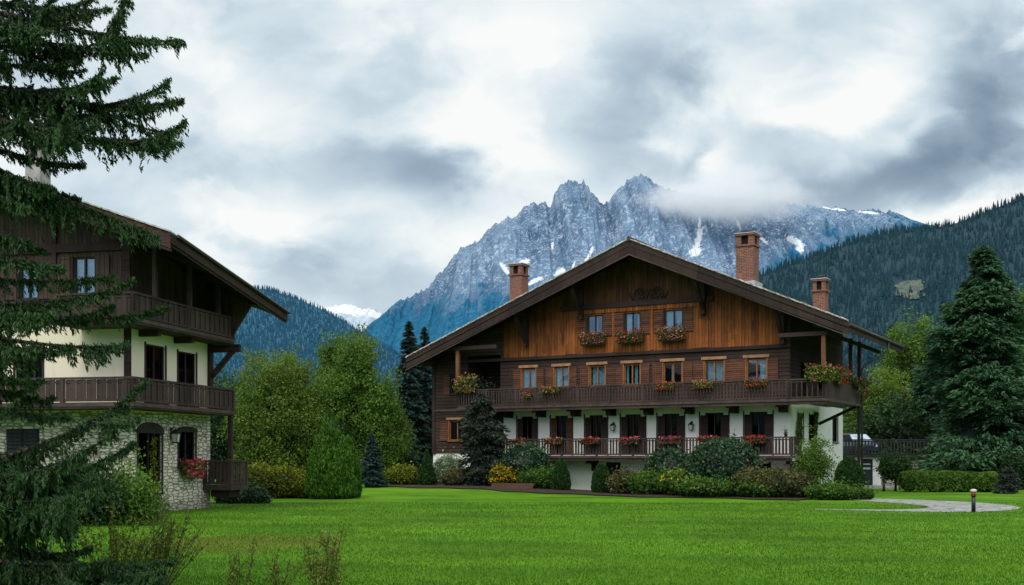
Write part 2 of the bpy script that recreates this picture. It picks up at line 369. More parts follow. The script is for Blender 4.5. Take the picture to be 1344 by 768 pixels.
def core(blobs, k=0.78, nu=14, nv=9):
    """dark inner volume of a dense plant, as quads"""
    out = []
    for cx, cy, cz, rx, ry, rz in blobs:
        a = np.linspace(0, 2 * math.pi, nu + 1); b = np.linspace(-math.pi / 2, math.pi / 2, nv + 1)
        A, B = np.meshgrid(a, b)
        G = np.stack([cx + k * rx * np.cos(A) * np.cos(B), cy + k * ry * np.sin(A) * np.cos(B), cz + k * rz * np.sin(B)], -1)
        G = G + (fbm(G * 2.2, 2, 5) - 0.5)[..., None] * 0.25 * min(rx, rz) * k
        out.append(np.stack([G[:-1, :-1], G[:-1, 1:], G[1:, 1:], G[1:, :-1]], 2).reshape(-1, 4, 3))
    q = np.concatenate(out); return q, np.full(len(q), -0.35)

def blob_points(blobs, n, shell=0.3, lump=0.22, lfreq=2.2, seed=0):
    B = np.array(blobs, float); w = (B[:, 3] * B[:, 5] + B[:, 4] * B[:, 5]); w /= w.sum()
    k = RNG.choice(len(B), n, p=w); d = unit(n)
    r = 1 - shell * RNG.random(n) ** 1.5
    r *= 1 + lump * 2 * (fbm(d * lfreq + B[k, :3] * 1.7, 3, seed) - 0.5)
    P = B[k, :3] + d * B[k, 3:6] * r[:, None]
    return P, d

def shrub(name, label, cat, px, Y, blobs, n, size, material, aspect=0.55, group=None, shell=0.3, lump=0.2, flowers=None, ck=0.8, lfreq=2.2, up=0.0, zoff=0.0):
    """blobs given relative to the base point: (dx, dy, z, rx, ry, rz)"""
    X = gx(px, Y); base = (X, Y, float(ground_z(X, Y)) + zoff)
    seed = int(RNG.integers(1, 9999))
    P, d = blob_points(blobs, n, shell, lump, lfreq, seed)
    keep = P[:, 2] > 0.0; P, d = P[keep], d[keep]; m = len(P)
    sp = (RNG.random(m) < 0.14) * RNG.random(m) ** 2; P = P + (d * 0.6 + np.array((0, 0, 0.5))) * (sp * 0.45)[:, None]
    D = unit(m) * 0.9 + d * 0.5 + np.array((0, 0, up))
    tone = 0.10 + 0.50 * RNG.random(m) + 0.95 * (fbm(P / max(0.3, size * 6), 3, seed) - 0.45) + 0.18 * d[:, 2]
    s = size * (0.65 + 0.7 * RNG.random(m))
    if flowers:
        root = thing(name, label, cat, base, 0, group)
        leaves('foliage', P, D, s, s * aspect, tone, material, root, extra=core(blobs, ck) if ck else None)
        fm, fn, fs, zmin = flowers
        P2, d2 = blob_points(blobs, fn * 3, 0.05, lump, lfreq, seed)
        k = (d2[:, 2] > zmin) & (d2[:, 1] < 0.4) & (vnoise(P2 / 0.35, seed + 3) > 0.42); P2, d2 = P2[k][:fn], d2[k][:fn]
        P2 = P2 + d2 * 0.05
        leaves('blossoms', P2, unit(len(P2)), fs, fs * 0.8, RNG.random(len(P2)) * 1.1, fm, root)
        return root
    o = leaves(name, P, D, s, s * aspect, tone, material, None, base, core(blobs, ck) if ck else None)
    return tag(o, label, cat, group)

def hedge_pts(L, W, H, n, rough=0.08, seed=0, e=0.25):
    """points over a clipped, round-shouldered hedge of length L along x"""
    a = RNG.random(n) * 2 - 1; t = RNG.random(n) * math.pi
    x = a * L / 2; c, s_ = np.cos(t), np.sin(t)
    y = np.sign(c) * abs(c) ** 0.55 * W / 2; z = s_ ** 0.55 * H
    end = np.clip((abs(x) - (L / 2 - W * 0.5)) / (W * 0.5), 0, 1); sh = np.sqrt(np.clip(1 - end ** 2, 0, 1)) * 0.75 + 0.25
    y *= sh; z = z * (0.8 + 0.2 * sh)
    P = np.stack([x, y, z], 1); nrm = np.stack([np.sign(x) * end, c, s_], 1)
    P += nrm * (fbm(P * 1.3, 3, seed)[:, None] - 0.5) * 4 * rough - nrm * RNG.random(n)[:, None] ** 2 * 0.18
    return P, nrm
def hedge(name, label, cat, px0, px1, Y, H, W, n, size, material, Y2=None, group=None, rough=0.1):
    Y2 = Y2 or Y; x0, x1 = gx(px0, Y), gx(px1, Y2)
    L = math.hypot(x1 - x0, Y2 - Y); c = ((x0 + x1) / 2, (Y + Y2) / 2); seed = int(RNG.integers(1, 9999))
    P, nr = hedge_pts(L, W, H, n, rough, seed)
    P[:, 2] = np.maximum(P[:, 2], 0.02)
    tone = 0.1 + 0.55 * RNG.random(n) + 0.75 * (fbm(P * 1.6, 3, seed) - 0.45) + 0.12 * nr[:, 2]
    s = size * (0.65 + 0.7 * RNG.random(n))
    k = max(2, int(L / (W * 0.8))); bl = [(-L / 2 + W * 0.45 + (L - W * 0.9) * i / (k - 1), 0, H * 0.42, W * 0.55, W * 0.5, H * 0.58) for i in range(k)]
    o = leaves(name, P, unit(n) + nr * 0.4, s, s * 0.6, tone, material, None, (c[0], c[1], float(ground_z(*c))), core(bl, 0.82), math.atan2(Y2 - Y, x1 - x0))
    return tag(o, label, cat, group)

def topiary(name, label, px, Y, prof, n, size, material, group=None, cat='topiary', lump=0.05, droop=0.0):
    """clipped plant from a profile of (z, r)"""
    X = gx(px, Y); z = np.array([p[0] for p in prof]); r = np.array([p[1] for p in prof]); seed = int(RNG.integers(1, 9999))
    zz = RNG.random(n * 3) * z[-1]; rr = np.interp(zz, z, r); k = RNG.random(n * 3) < (rr + 0.03) / (r.max() + 0.03); zz, rr = zz[k][:n], rr[k][:n]; m = len(zz)
    a = RNG.random(m) * 2 * math.pi; d = np.stack([np.cos(a), np.sin(a), np.zeros(m)], 1)
    q = rr * (1 - 0.16 * RNG.random(m) ** 2)
    P = d * q[:, None]; P[:, 2] = zz
    P += d * (fbm(P * 2.5, 3, seed)[:, None] - 0.5) * 2 * lump * r.max() * 2
    tone = 0.1 + 0.6 * RNG.random(m) + 0.6 * (fbm(P * 3.0, 3, seed) - 0.45)
    s = size * (0.7 + 0.6 * RNG.random(m))
    D = unit(m) * 0.7 + np.array((0, 0, 1.0 - 2 * droop)) + d * 0.4
    a = np.linspace(0, 2 * math.pi, 15); Z2 = np.linspace(0.03, z[-1] * 0.97, 14); A, B = np.meshgrid(a, Z2); RR = np.interp(B, z, r) * 0.84
    G = np.stack([RR * np.cos(A), RR * np.sin(A), B], -1); Q = np.stack([G[:-1, :-1], G[:-1, 1:], G[1:, 1:], G[1:, :-1]], 2).reshape(-1, 4, 3)
    o = leaves(name, P, D, s, s * 0.5, tone, material, None, (X, Y, float(ground_z(X, Y))), (Q, np.full(len(Q), -0.35)))
    return tag(o, label, cat, group)

def conifer(name, label, px, Y, H, Rr, material, n_br=260, per=70, spray=0.28, cat='tree', skirt=0.04, group=None, shape=0.85, droop=0.5, aspect=0.28, lean=0.0, lobes=0.18, z0=None, upturn=0.25):
    X = gx(px, Y); root = thing(name, label, cat, (X, Y, float(ground_z(X, Y)) if z0 is None else z0), 0, group)
    mb = MB(); mb.tube([(0, 0, -0.1), (0.02 * H * lean, 0, H * 0.5), (0, 0, H * 0.97)], [0.022 * H, 0.014 * H, 0.002 * H], M['bark'], 9)
    t = RNG.random(n_br) ** 0.8 ; t = np.sort(t); h = H * (skirt + (0.985 - skirt) * t)
    a = RNG.random(n_br) * 2 * math.pi + np.arange(n_br) * 2.4
    seed = int(RNG.integers(1, 9999))
    lob = 1 + lobes * 2 * (vnoise(np.stack([np.cos(a) * 1.2, np.sin(a) * 1.2, h / H * 9], 1), seed) - 0.5)
    ln = Rr * ((1 - t) ** shape * 0.97 + 0.03) * lob * (0.82 + 0.3 * RNG.random(n_br))
    for i in range(0, n_br, max(1, n_br // 60)):
        d = np.array((math.cos(a[i]), math.sin(a[i]), 0)); mb.tube([(0, 0, h[i]), tuple(d * ln[i] * 0.6 + np.array((0, 0, h[i] - droop * ln[i] * 0.2)))], [0.004 * H, 0.001 * H], M['bark'], 5, False)
    mb.build('trunk', root)
    cnt = np.maximum(8, (per * ln / Rr + per * 0.15)).astype(int); b = np.repeat(np.arange(n_br), cnt); m = len(b)
    s = RNG.random(m) ** 0.62
    d = np.stack([np.cos(a[b]), np.sin(a[b]), np.zeros(m)], 1); sd = np.stack([-np.sin(a[b]), np.cos(a[b]), np.zeros(m)], 1)
    w = (RNG.random(m) - 0.5) * 2; wid = ln[b] * 0.30 * (0.25 + np.sin(np.clip(s, 0, 1) * math.pi * 0.85))
    P = d * (ln[b] * s)[:, None] + sd * (w * wid)[:, None]
    P[:, 2] = h[b] - droop * ln[b] * (0.55 * s - upturn * s ** 3) - 0.12 * ln[b] * abs(w) - RNG.random(m) * 0.10 * ln[b]
    D = d * 0.8 + sd * (w * 0.9)[:, None] + np.array((0, 0, -0.55)) * RNG.random(m)[:, None] + unit(m) * 0.35
    tone = 0.05 + 0.45 * s + 0.35 * RNG.random(m) + 0.5 * (fbm(P * (6.0 / H), 3, seed) - 0.5)
    L = spray * (0.6 + 0.8 * RNG.random(m))
    # dark heart so that the crown is not see-through
    k = 10; zz = np.linspace(skirt * H, 0.80 * H, k); bl = [(0, 0, z, Rr * 0.52 * (1 - z / H) ** shape, Rr * 0.52 * (1 - z / H) ** shape, H / k) for z in zz]
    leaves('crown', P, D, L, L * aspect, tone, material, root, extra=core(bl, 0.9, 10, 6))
    return root

def deciduous(name, label, px, Y, blobs, n_cl, per, size, material, cat='tree', group=None, trunk_r=0.18, sig=0.3, zoff=0.0, stems=5, ck=0.55, aspect=0.55):
    X = gx(px, Y); root = thing(name, label, cat, (X, Y, float(ground_z(X, Y)) + zoff), 0, group); seed = int(RNG.integers(1, 9999))
    mb = MB(); B = np.array(blobs, float)
    zc = B[:, 2].min() * 0.5
    mb.tube([(0, 0, -0.1), (0.05, 0.03, zc * 0.6), (0.0, 0, zc * 1.2)], [trunk_r * 1.25, trunk_r, trunk_r * 0.8], M['bark'], 9)
    for i in range(stems):
        c = B[i % len(B)]; e = c[:3] + (RNG.random(3) - 0.5) * c[3:6] * 1.1
        s0 = np.array((0.0, 0, zc * (0.7 + 0.4 * RNG.random()))); mid = (s0 + e) / 2 + (RNG.random(3) - 0.5) * 0.5
        mb.tube([s0, mid, e], [trunk_r * 0.6, trunk_r * 0.35, trunk_r * 0.08], M['bark'], 6, False)
    mb.build('trunk', root)
    C, d = blob_points(blobs, n_cl, 0.62, 0.55, 2.6, seed)
    C = C + (d * 0.5 + np.array((0, 0, 0.9))) * ((RNG.random(n_cl) < 0.12) * RNG.random(n_cl) * 0.8)[:, None]; hollow = fbm(C * 0.75, 2, seed + 5) > 0.36; C, d = C[hollow], d[hollow]; n_cl = len(C)
    ct = RNG.random(n_cl); P = np.repeat(C, per, 0) + RNG.normal(size=(n_cl * per, 3)) * sig * np.array((1, 1, 0.75)); m = len(P)
    k = P[:, 2] > 0.05; dd = np.repeat(d, per, 0)
    tone = 0.06 + 0.38 * np.repeat(ct, per) + 0.4 * RNG.random(m) + 0.75 * (fbm(P * 0.7, 3, seed) - 0.47) + 0.2 * dd[:, 2]
    s = size * (0.6 + 0.8 * RNG.random(m))
    D = unit(m) + np.array((0, 0, -0.25))
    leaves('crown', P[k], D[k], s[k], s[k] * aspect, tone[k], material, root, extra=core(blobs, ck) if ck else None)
    return root

# ================================================================== SETTING
def grid_mesh(name, G, material, attrs=None, smooth=True):
    nj, ni = G.shape[:2]; idx = np.arange(nj * ni).reshape(nj, ni)
    q = np.stack([idx[:-1, :-1], idx[:-1, 1:], idx[1:, 1:], idx[1:, :-1]], -1).reshape(-1, 4).astype(np.int32)
    me = bpy.data.meshes.new(name); me.vertices.add(nj * ni); me.vertices.foreach_set('co', G.reshape(-1).astype(np.float32))
    k = len(q); me.loops.add(4 * k); me.loops.foreach_set('vertex_index', q.reshape(-1)); me.polygons.add(k)
    me.polygons.foreach_set('loop_start', np.arange(0, 4 * k, 4, dtype=np.int32)); me.polygons.foreach_set('loop_total', np.full(k, 4, np.int32))
    me.polygons.foreach_set('use_smooth', np.full(k, smooth))
    for nm, a in (attrs or {}).items():
        at = me.attributes.new(nm, 'FLOAT', 'POINT'); at.data.foreach_set('value', a.reshape(-1).astype(np.float32))
    me.materials.append(material); me.update(); me.validate()
    return link(name, me)

# --- valley floor and lawn
m_, t = mat('valley meadow'); n = t.noise(t.obj(), 0.02, 6, 0.6)
t.out(t.bsdf(t.mix(n, (0.012, 0.035, 0.012), (0.035, 0.075, 0.018)), 0.95)); M['valley'] = m_
xs = np.concatenate([np.linspace(-9000, -200, 16), np.linspace(-150, 150, 9), np.linspace(200, 9000, 16)]); ys = np.concatenate([np.linspace(-300, 150, 8), np.linspace(300, 9000, 20)])
Xg, Yg = np.meshgrid(xs, ys)
o = grid_mesh('ground', np.stack([Xg, Yg, np.full_like(Xg, -0.35)], -1), M['valley']); tag(o, 'dark green valley ground beyond the garden', 'ground', None, 'structure')

m_, t = mat('mown lawn'); o = t.obj(); x, y, z = t.xyz(o)
n1 = t.noise(o, 0.22, 5, 0.6); n2 = t.noise(o, 2.6, 5, 0.7); n3 = t.noise(t.scl(o, (14.0, 9.0, 1.0)), 2.2, 4, 0.75)
st = t.ma('SINE', t.ma('MULTIPLY', t.ma('ADD', y, t.ma('MULTIPLY', x, 0.18)), 2.1))
k = t.ma('ADD', t.ma('MULTIPLY', t.mr(n1, 0.3, 0.7), 0.60), t.ma('MULTIPLY', t.mr(n2, 0.3, 0.7), 0.25)); k = t.ma('ADD', k, t.ma('MULTIPLY', t.mr(n3, 0.3, 0.7), 0.17)); k = t.ma('ADD', k, t.ma('MULTIPLY', st, 0.07))
col = t.mix(k, (0.032, 0.100, 0.004), (0.118, 0.275, 0.010))
dx = t.ma('DIVIDE', t.ma('ADD', x, 6.4), 2.6); dy = t.ma('DIVIDE', t.ma('SUBTRACT', y, 26.5), 3.2)
dry = t.ma('SUBTRACT', 1.0, t.ma('ADD', t.ma('MULTIPLY', dx, dx), t.ma('MULTIPLY', dy, dy)))
dry = t.mr(t.ma('ADD', dry, t.ma('MULTIPLY', n2, 0.9)), 0.2, 1.3, 0.0, 0.75)
col = t.mix(dry, col, (0.12, 0.11, 0.018))
t.out(t.bsdf(col, 0.9, t.bump(n3, 0.6, 0.05), 0.1)); M['lawn'] = m_
Xg, Yg = np.meshgrid(np.linspace(-60, 60, 121), np.linspace(2, 110, 109))
o = grid_mesh('lawn', np.stack([Xg, Yg, ground_z(Xg, Yg) - 0.30 * sstep(88, 108, Yg)], -1), M['lawn']); tag(o, 'bright green mown lawn in front of the chalets', 'lawn', None, 'structure')

# --- paths
m_, t = mat('grey paving'); o = t.obj(); b = t.n('ShaderNodeTexVoronoi', feature='DISTANCE_TO_EDGE'); t.put(b.inputs['Vector'], o); b.inputs['Scale'].default_value = 1.7
n = t.noise(o, 5, 5, 0.6); e = t.mr(b.outputs[0], 0.0, 0.09)
t.out(t.bsdf(t.mix(e, (0.10, 0.105, 0.095), t.mix(t.mr(t.noise(o, 0.9, 5, 0.7), 0.35, 0.7), t.mix(n, (0.24, 0.26, 0.26), (0.42, 0.44, 0.44)), (0.20, 0.21, 0.18))), 0.85, t.bump(e, 0.3, 0.01))); M['paving'] = m_
def smooth_closed(pts, it=3):
    p = np.array(pts, float)
    for _ in range(it):
        q = np.roll(p, -1, 0); p = np.stack([0.75 * p + 0.25 * q, 0.25 * p + 0.75 * q], 1).reshape(-1, 2)
    return p
outer = [(16.6, 55.5), (17.4, 54.4), (19.4, 52.5), (20.9, 48.2), (19.9, 43.8), (16.9, 40.8), (13.8, 41.7), (11.2, 43.2)]
inner = [(11.2, 43.6), (14.4, 42.7), (16.5, 44.3), (16.9, 47.0), (16.4, 50.3), (15.2, 54.6)]
p = smooth_closed(outer + inner, 2)
bm = bmesh.new(); f = bm.faces.new([bm.verts.new((a, b, 0.012)) for a, b in p]); bmesh.ops.triangulate(bm, faces=[f]); me = bpy.data.meshes.new('path'); bm.to_mesh(me); bm.free(); me.materials.append(M['paving'])
tag(link('path', me), 'curved pale grey paved garden path on the lawn', 'path', None, 'structure')
# grass blades on the near lawn
n = 370000
Yb = 15.5 + 34 * RNG.random(n) ** 1.55; Xb = (RNG.random(n) - 0.5) * 1.75 * Yb
def inside(poly, X, Y):
    r = np.zeros(len(X), bool); q = np.roll(poly, -1, 0)
    for (x0, y0), (x1, y1) in zip(poly, q):
        if y0 != y1: r ^= ((y0 > Y) != (y1 > Y)) & (X < (x1 - x0) * (Y - y0) / (y1 - y0) + x0)
    return r
PATH = smooth_closed(outer + inner, 2); off = ~inside(PATH, Xb, Yb); Xb, Yb = Xb[off], Yb[off]; n = len(Xb)
P = np.stack([Xb, Yb, np.zeros(n)], 1); hgt = (0.014 + 0.016 * RNG.random(n)) * (1 + 0.012 * (Yb - 15)); P[:, 2] = hgt * 0.9
D = np.stack([RNG.normal(size=n) * 0.5, RNG.normal(size=n) * 0.5, np.ones(n)], 1)
M['blade'] = leafm('grass blades', (0.030, 0.098, 0.004), (0.116, 0.275, 0.011), (0.17, 0.22, 0.03), 0.3)
pn = fbm(P * 0.35, 4, 3)
o = leaves('lawn_grass', P, D, hgt, hgt * 0.2 + 0.002, 0.18 + 0.09 * RNG.random(n) + 0.55 * (pn - 0.3) + 0.35 * (fbm(P * 0.11, 3, 17) - 0.4) + 0.07 * np.sin((P[:, 1] + 0.18 * P[:, 0]) * 2.1), M['blade']); tag(o, 'short mown grass blades over the near lawn', 'grass', None, 'stuff')

mb = MB(); mb.box((-22.4, -4.6, 0), (1.2, 0.2, 0.04), M['concrete'])
o = mb.build('pavement', None, (14.7, 60, 0.0), R(-29.8)); tag(o, 'thin pale concrete apron along the foot of the large chalet', 'pavement', None, 'structure'); o.location.z = -0.02

# --- mountains ---------------------------------------------------
def rockm(name, rock_lo, rock_hi, forest_lo, forest_hi, sc=1.0, speck=0.5):
    m, t = mat(name); o = t.obj(); fo = t.n('ShaderNodeAttribute', attribute_name='forest').outputs['Fac']; sn = t.n('ShaderNodeAttribute', attribute_name='snow').outputs['Fac']
    ve = t.scl(o, (1.0, 0.5, 0.28)); n1 = t.noise(ve, 0.012 * sc, 8, 0.72, 0.6); n2 = t.noise(o, 0.045 * sc, 4, 0.8); n3 = t.noise(t.scl(o, (1, .6, .12)), 0.03 * sc, 6, 0.7)
    k = t.ma('ADD', t.ma('MULTIPLY', t.mr(n1, 0.32, 0.68), 0.55), t.ma('MULTIPLY', t.mr(n3, 0.35, 0.65), 0.45))
    rl = t.n('ShaderNodeAttribute', attribute_name='relief').outputs['Fac']      # cleft shade and rib light painted in by relief
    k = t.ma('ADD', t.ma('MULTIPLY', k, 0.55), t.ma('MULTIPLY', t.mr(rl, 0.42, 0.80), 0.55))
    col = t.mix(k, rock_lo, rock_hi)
    spk = t.mr(t.ma('ADD', t.ma('ADD', n2, t.ma('MULTIPLY', t.noise(o, 0.11 * sc, 3, 0.8), 0.5)), t.ma('MULTIPLY', n1, 0.35)), 0.93, 1.06, 0.0, speck)
    col = t.mix(spk, col, (0.62, 0.70, 0.78))
    f2 = t.mr(t.ma('ADD', fo, t.ma('ADD', t.ma('MULTIPLY', t.ma('SUBTRACT', n1, 0.5), 1.8), t.ma('MULTIPLY', t.ma('SUBTRACT', n2, 0.5), 0.9))), 0.42, 0.66)
    ft = t.mix(t.mr(t.noise(o, 0.035 * sc, 5, 0.75), 0.35, 0.65), forest_lo, forest_hi)
    col = t.mix(f2, col, ft)
    s2 = t.mr(t.ma('ADD', sn, t.ma('ADD', t.ma('MULTIPLY', t.ma('SUBTRACT', n2, 0.5), 1.7), t.ma('MULTIPLY', t.ma('SUBTRACT', n3, 0.5), 1.3))), 0.44, 0.80)
    col = t.mix(s2, col, (0.70, 0.75, 0.80))
    h = t.ma('ADD', n1, t.ma('ADD', t.ma('MULTIPLY', n3, 0.8), t.ma('MULTIPLY', n2, 0.35)))
    t.out(t.bsdf(col, 0.95, t.bump(h, 0.7, 22.0 / sc), 0.05)); return m
def profile(pts, u):
    p = np.array(pts, float); return np.interp(u, p[:, 0], p[:, 1])

def massif(name, pts, Yr, run, ni, nj, material, amp, seed, snow=(), treeline=None, pw=1.55, jag=1.0, nback=14):
    u = np.linspace(pts[0][0], pts[-1][0], ni); zr = gzh(profile(pts, u), Yr)
    zr = zr + jag * (ridged(np.stack([u * 0.16, 0 * u, 0 * u + seed], 1), 4, seed) - 0.62) * 42 * Yr / 6000
    s = np.linspace(0, 1, nj) ** 1.15; X = np.broadcast_to((u - CX) / F * Yr, (nj, ni)); S = s[:, None]
    Z = zr[None] * (1 - S); Yb = Yr - run * S ** pw + 0 * X
    rel = np.clip(S * 7, 0, 1) * (1 - 0.35 * S)
    buttress = ridged(np.stack([X / 400 + 0.25 * Z / 1000, Z / 2200, X * 0 + seed], -1), 4, seed)
    rough = ridged(np.stack([X / 120, Z / 620, X * 0], -1), 5, seed + 9)
    fine = fbm(np.stack([X / 38, Z / 150, X * 0], -1), 4, seed + 4)
    Y = Yb - rel * amp * (buttress * 1.0 + rough * 0.55 + fine * 0.16)
    Z = Z + rel * amp * 0.18 * (rough - 0.5) * (1 - S)
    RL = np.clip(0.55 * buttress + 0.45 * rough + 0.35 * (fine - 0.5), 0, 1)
    G = np.stack([X, Y, Z], -1)
    PX = CX + F * G[..., 0] / G[..., 1]; PY = 600 - F * (G[..., 2] - EYE) / G[..., 1]
    SN = np.zeros_like(PX)
    for cx, cy, rx, ry, rot in snow:
        c, s_ = math.cos(R(rot)), math.sin(R(rot)); a = (PX - cx) * c + (PY - cy) * s_; b = -(PX - cx) * s_ + (PY - cy) * c
        SN = np.maximum(SN, np.exp(-((a / rx) ** 2 + (b / ry) ** 2)) * 1.1)
    FO = sstep(-95, 75, PY - profile(treeline, PX)) if treeline else np.zeros_like(PX)
    bk = np.linspace(0, 1, nback)[1:, None]; GB = np.stack([np.broadcast_to(X[0], (nback - 1, ni)), Yr + bk * run * 0.8 + 0 * X[:1], zr[None] * (1 - bk)], -1)[::-1]
    G = np.concatenate([GB, G]); z0 = np.zeros((nback - 1, ni))
    o = grid_mesh(name, G, material, {'snow': np.concatenate([z0, SN]), 'relief': np.concatenate([z0 + .5, RL]), 'forest': np.concatenate([z0, FO])}); return o
MP = [(380, 520), (440, 460), (486, 428), (508, 408), (529, 392), (547, 385), (564, 374), (582, 352), (598, 334), (604, 326), (612, 321), (622, 318), (632, 314), (637, 300), (643, 297), (652, 291), (667, 285), (674, 289), (684, 276), (696, 268), (709, 264), (717, 267), (723, 273), (727, 256), (734, 244), (748, 236.5), (757, 240), (767, 238), (773, 247), (781, 258), (792, 270), (797, 264), (802, 257), (808, 252), (815, 243), (826, 236), (840, 228), (851, 232), (858, 242), (880, 250), (920, 256), (960, 258), (1000, 262), (1040, 266), (1062, 269), (1075, 270), (1092, 273), (1104, 272), (1120, 277), (1132, 276.5), (1150, 276), (1168, 277), (1180, 281), (1194, 288), (1210, 297), (1250, 320), (1330, 380), (1420, 470)]
TL = [(400, 380), (500, 408), (560, 402), (620, 398), (690, 385), (730, 395), (800, 380), (860, 395), (950, 400), (1020, 350), (1075, 325), (1100, 312), (1150, 318), (1200, 295), (1300, 295)]
snow = [(917, 313, 5, 26, 12), (912, 330, 9, 9, 0), (918, 296, 2.5, 14, 5), (1043, 316, 17, 5, 25), (1050, 325, 6, 9, -10), (1003, 316, 8, 3, 40), (735, 357, 11, 5, -35), (770, 341, 3, 24, 28), (703, 368, 14, 4, -25), (725, 322, 2.5, 7, 10), (752, 350, 2, 12, 20), (662, 352, 4, 12, -35), (688, 344, 9, 5, -20), (970, 296, 2, 14, -25), (1095, 274, 22, 2, 8), (1140, 279, 22, 2, 5)]
M['rock'] = rockm('limestone massif', (0.032, 0.086, 0.175), (0.160, 0.258, 0.385), (0.008, 0.090, 0.180), (0.028, 0.16, 0.285), 1.0, 0.55)  # blue of rock and forest has the distance haze painted in
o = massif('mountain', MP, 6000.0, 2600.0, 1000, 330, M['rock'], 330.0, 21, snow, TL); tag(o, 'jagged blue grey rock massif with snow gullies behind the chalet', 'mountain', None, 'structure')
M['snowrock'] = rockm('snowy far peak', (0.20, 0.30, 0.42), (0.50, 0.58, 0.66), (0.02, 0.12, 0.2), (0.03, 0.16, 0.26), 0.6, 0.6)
SP = [(330, 440), (400, 412), (422, 404), (440, 401), (455, 398), (466, 401), (475, 407), (482, 403), (492, 406), (505, 415), (530, 424), (600, 460)]
o = massif('snowy_mountain', SP, 8500.0, 2500.0, 260, 120, M['snowrock'], 260.0, 5, [(455, 406, 40, 9, 8), (430, 406, 25, 4, 0), (490, 412, 14, 6, 20)], None, 1.4, 0.5); tag(o, 'small snow covered far peak between the dark hill and the rock massif', 'mountain', None, 'structure')

# --- forested hills: a slope sheet plus the trees of one mass, haze painted into their blue
def hill(name, label, pts, Yr, run, lo, hi, seed, amp=60.0):
    m, t = mat(name + ' floor'); n = t.noise(t.obj(), 0.02, 5, 0.7); t.out(t.bsdf(t.mix(n, lo, hi), 0.95)); 
    u = np.linspace(pts[0][0], pts[-1][0], 160); zr = gzh(profile(pts, u), Yr); S = np.linspace(0, 1, 60)[:, None]
    X = np.broadcast_to((u - CX) / F * Yr, (60, 160)); Z = zr[None] * (1 - S) ** 1.1 ; Y = Yr - run * S + 0 * X
    Y = Y - np.clip(S * 5, 0, 1) * amp * 3 * (ridged(np.stack([X / 500, Z / 700, 0 * X], -1), 3, seed) - 0.3)
    G = np.stack([X, Y, Z], -1); GB = np.stack([X[:8], Yr + np.linspace(1, 0.05, 8)[:, None] * run * 0.7 + 0 * X[:8], zr[None] * (1 - np.linspace(1, 0.05, 8)[:, None] ** 1.2)], -1)
    o = grid_mesh(name, np.concatenate([GB, G]), m); tag(o, label, 'hill', None, 'structure'); return G
def forest(name, label, G, n, h0, h1, material, seed, holes=(), ridge_n=0):
    nj, ni = G.shape[:2]; fj = RNG.random(n) ** 0.9 * (nj - 1.01); fi = RNG.random(n) * (ni - 1.01)
    if ridge_n: fj[:ridge_n] = RNG.random(ridge_n) * 1.0
    j, i = fj.astype(int), fi.astype(int); a, b = (fj - j)[:, None], (fi - i)[:, None]
    P = G[j, i] * (1 - a) * (1 - b) + G[j, i + 1] * (1 - a) * b + G[j + 1, i] * a * (1 - b) + G[j + 1, i + 1] * a * b
    PX = CX + F * P[:, 0] / P[:, 1]; PY = 600 - F * (P[:, 2] - EYE) / P[:, 1]; k = np.ones(n, bool)
    for cx, cy, rx, ry in holes: k &= ((PX - cx) / rx) ** 2 + ((PY - cy) / ry) ** 2 > np.where(RNG.random(n) < .10, 0.0, 0.5 + 0.9 * RNG.random(n) ** 2)
    P = P[k]; n = len(P); h = (h0 + (h1 - h0) * RNG.random(n) ** 1.4)
    big = fbm(P / 260.0, 3, seed); patch = fbm(P / 75.0, 3, seed + 3); h *= 0.45 + 0.6 * big + 0.5 * patch; w = h * (0.11 + 0.06 * RNG.random(n))
    tiers = ((0.0, 0.55, 1.0), (0.30, 0.80, 0.74), (0.58, 1.0, 0.46)); ns = 5; V, T = [], []
    tn = 0.12 + 0.32 * RNG.random(n) ** 1.5 + 0.8 * (big - 0.42) + 0.55 * (patch - 0.45) + 0.05 + (RNG.random(n) < 0.012) * 0.7
    for z0, z1, rr in tiers:
        ph = RNG.random(n) * 6.28
        for q in range(ns):
            a0, a1 = ph + q * 2 * math.pi / ns, ph + (q + 1) * 2 * math.pi / ns
            j0 = 0.75 + 0.5 * RNG.random(n)
            apex = P + np.stack([0 * h, 0 * h, h * z1], 1); r = w * rr * j0
            p0 = P + np.stack([np.cos(a0) * r, np.sin(a0) * r, h * z0], 1); p1 = P + np.stack([np.cos(a1) * r, np.sin(a1) * r, h * (z0 + 0.03)], 1)
            V.append(np.stack([apex, p0, (p0 + p1) / 2 - np.array((0, 0, 1)) * (h * 0.03)[:, None], p1], 1)); T.append(tn)
    o = leaves(name, V[0][:, 0], np.ones((n, 3)), 0.01, 0.01, tn, material, None, (0, 0, 0), [(v, tt) for v, tt in zip(V, T)]); return tag(o, label, 'forest', None, 'stuff')
RP = [(700, 470), (820, 432), (920, 396), (1000, 362), (1040, 346), (1080, 331), (1120, 317), (1160, 307), (1200, 302), (1230, 299), (1262, 291), (1290, 280), (1320, 268), (1344, 258), (1400, 240), (1480, 215), (1600, 205), (1750, 260)]
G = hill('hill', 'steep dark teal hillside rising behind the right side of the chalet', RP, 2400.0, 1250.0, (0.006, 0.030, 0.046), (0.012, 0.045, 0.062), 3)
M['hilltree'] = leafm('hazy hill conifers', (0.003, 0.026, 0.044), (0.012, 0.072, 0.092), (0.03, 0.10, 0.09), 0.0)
forest('hill_forest', 'dense blue green conifer forest covering the hillside on the right', G, 26000, 10, 20, M['hilltree'], 5, [(1193, 381, 21, 15)], 900)
G2 = hill('wooded_hill', 'hazy blue wooded hill behind the left chalet and the garden trees', [(60, 300), (180, 335), (270, 366), (325, 378), (350, 380), (385, 390), (420, 405), (450, 421), (480, 440), (530, 470), (600, 520)], 3000.0, 1500.0, (0.015, 0.09, 0.16), (0.03, 0.13, 0.21), 9)
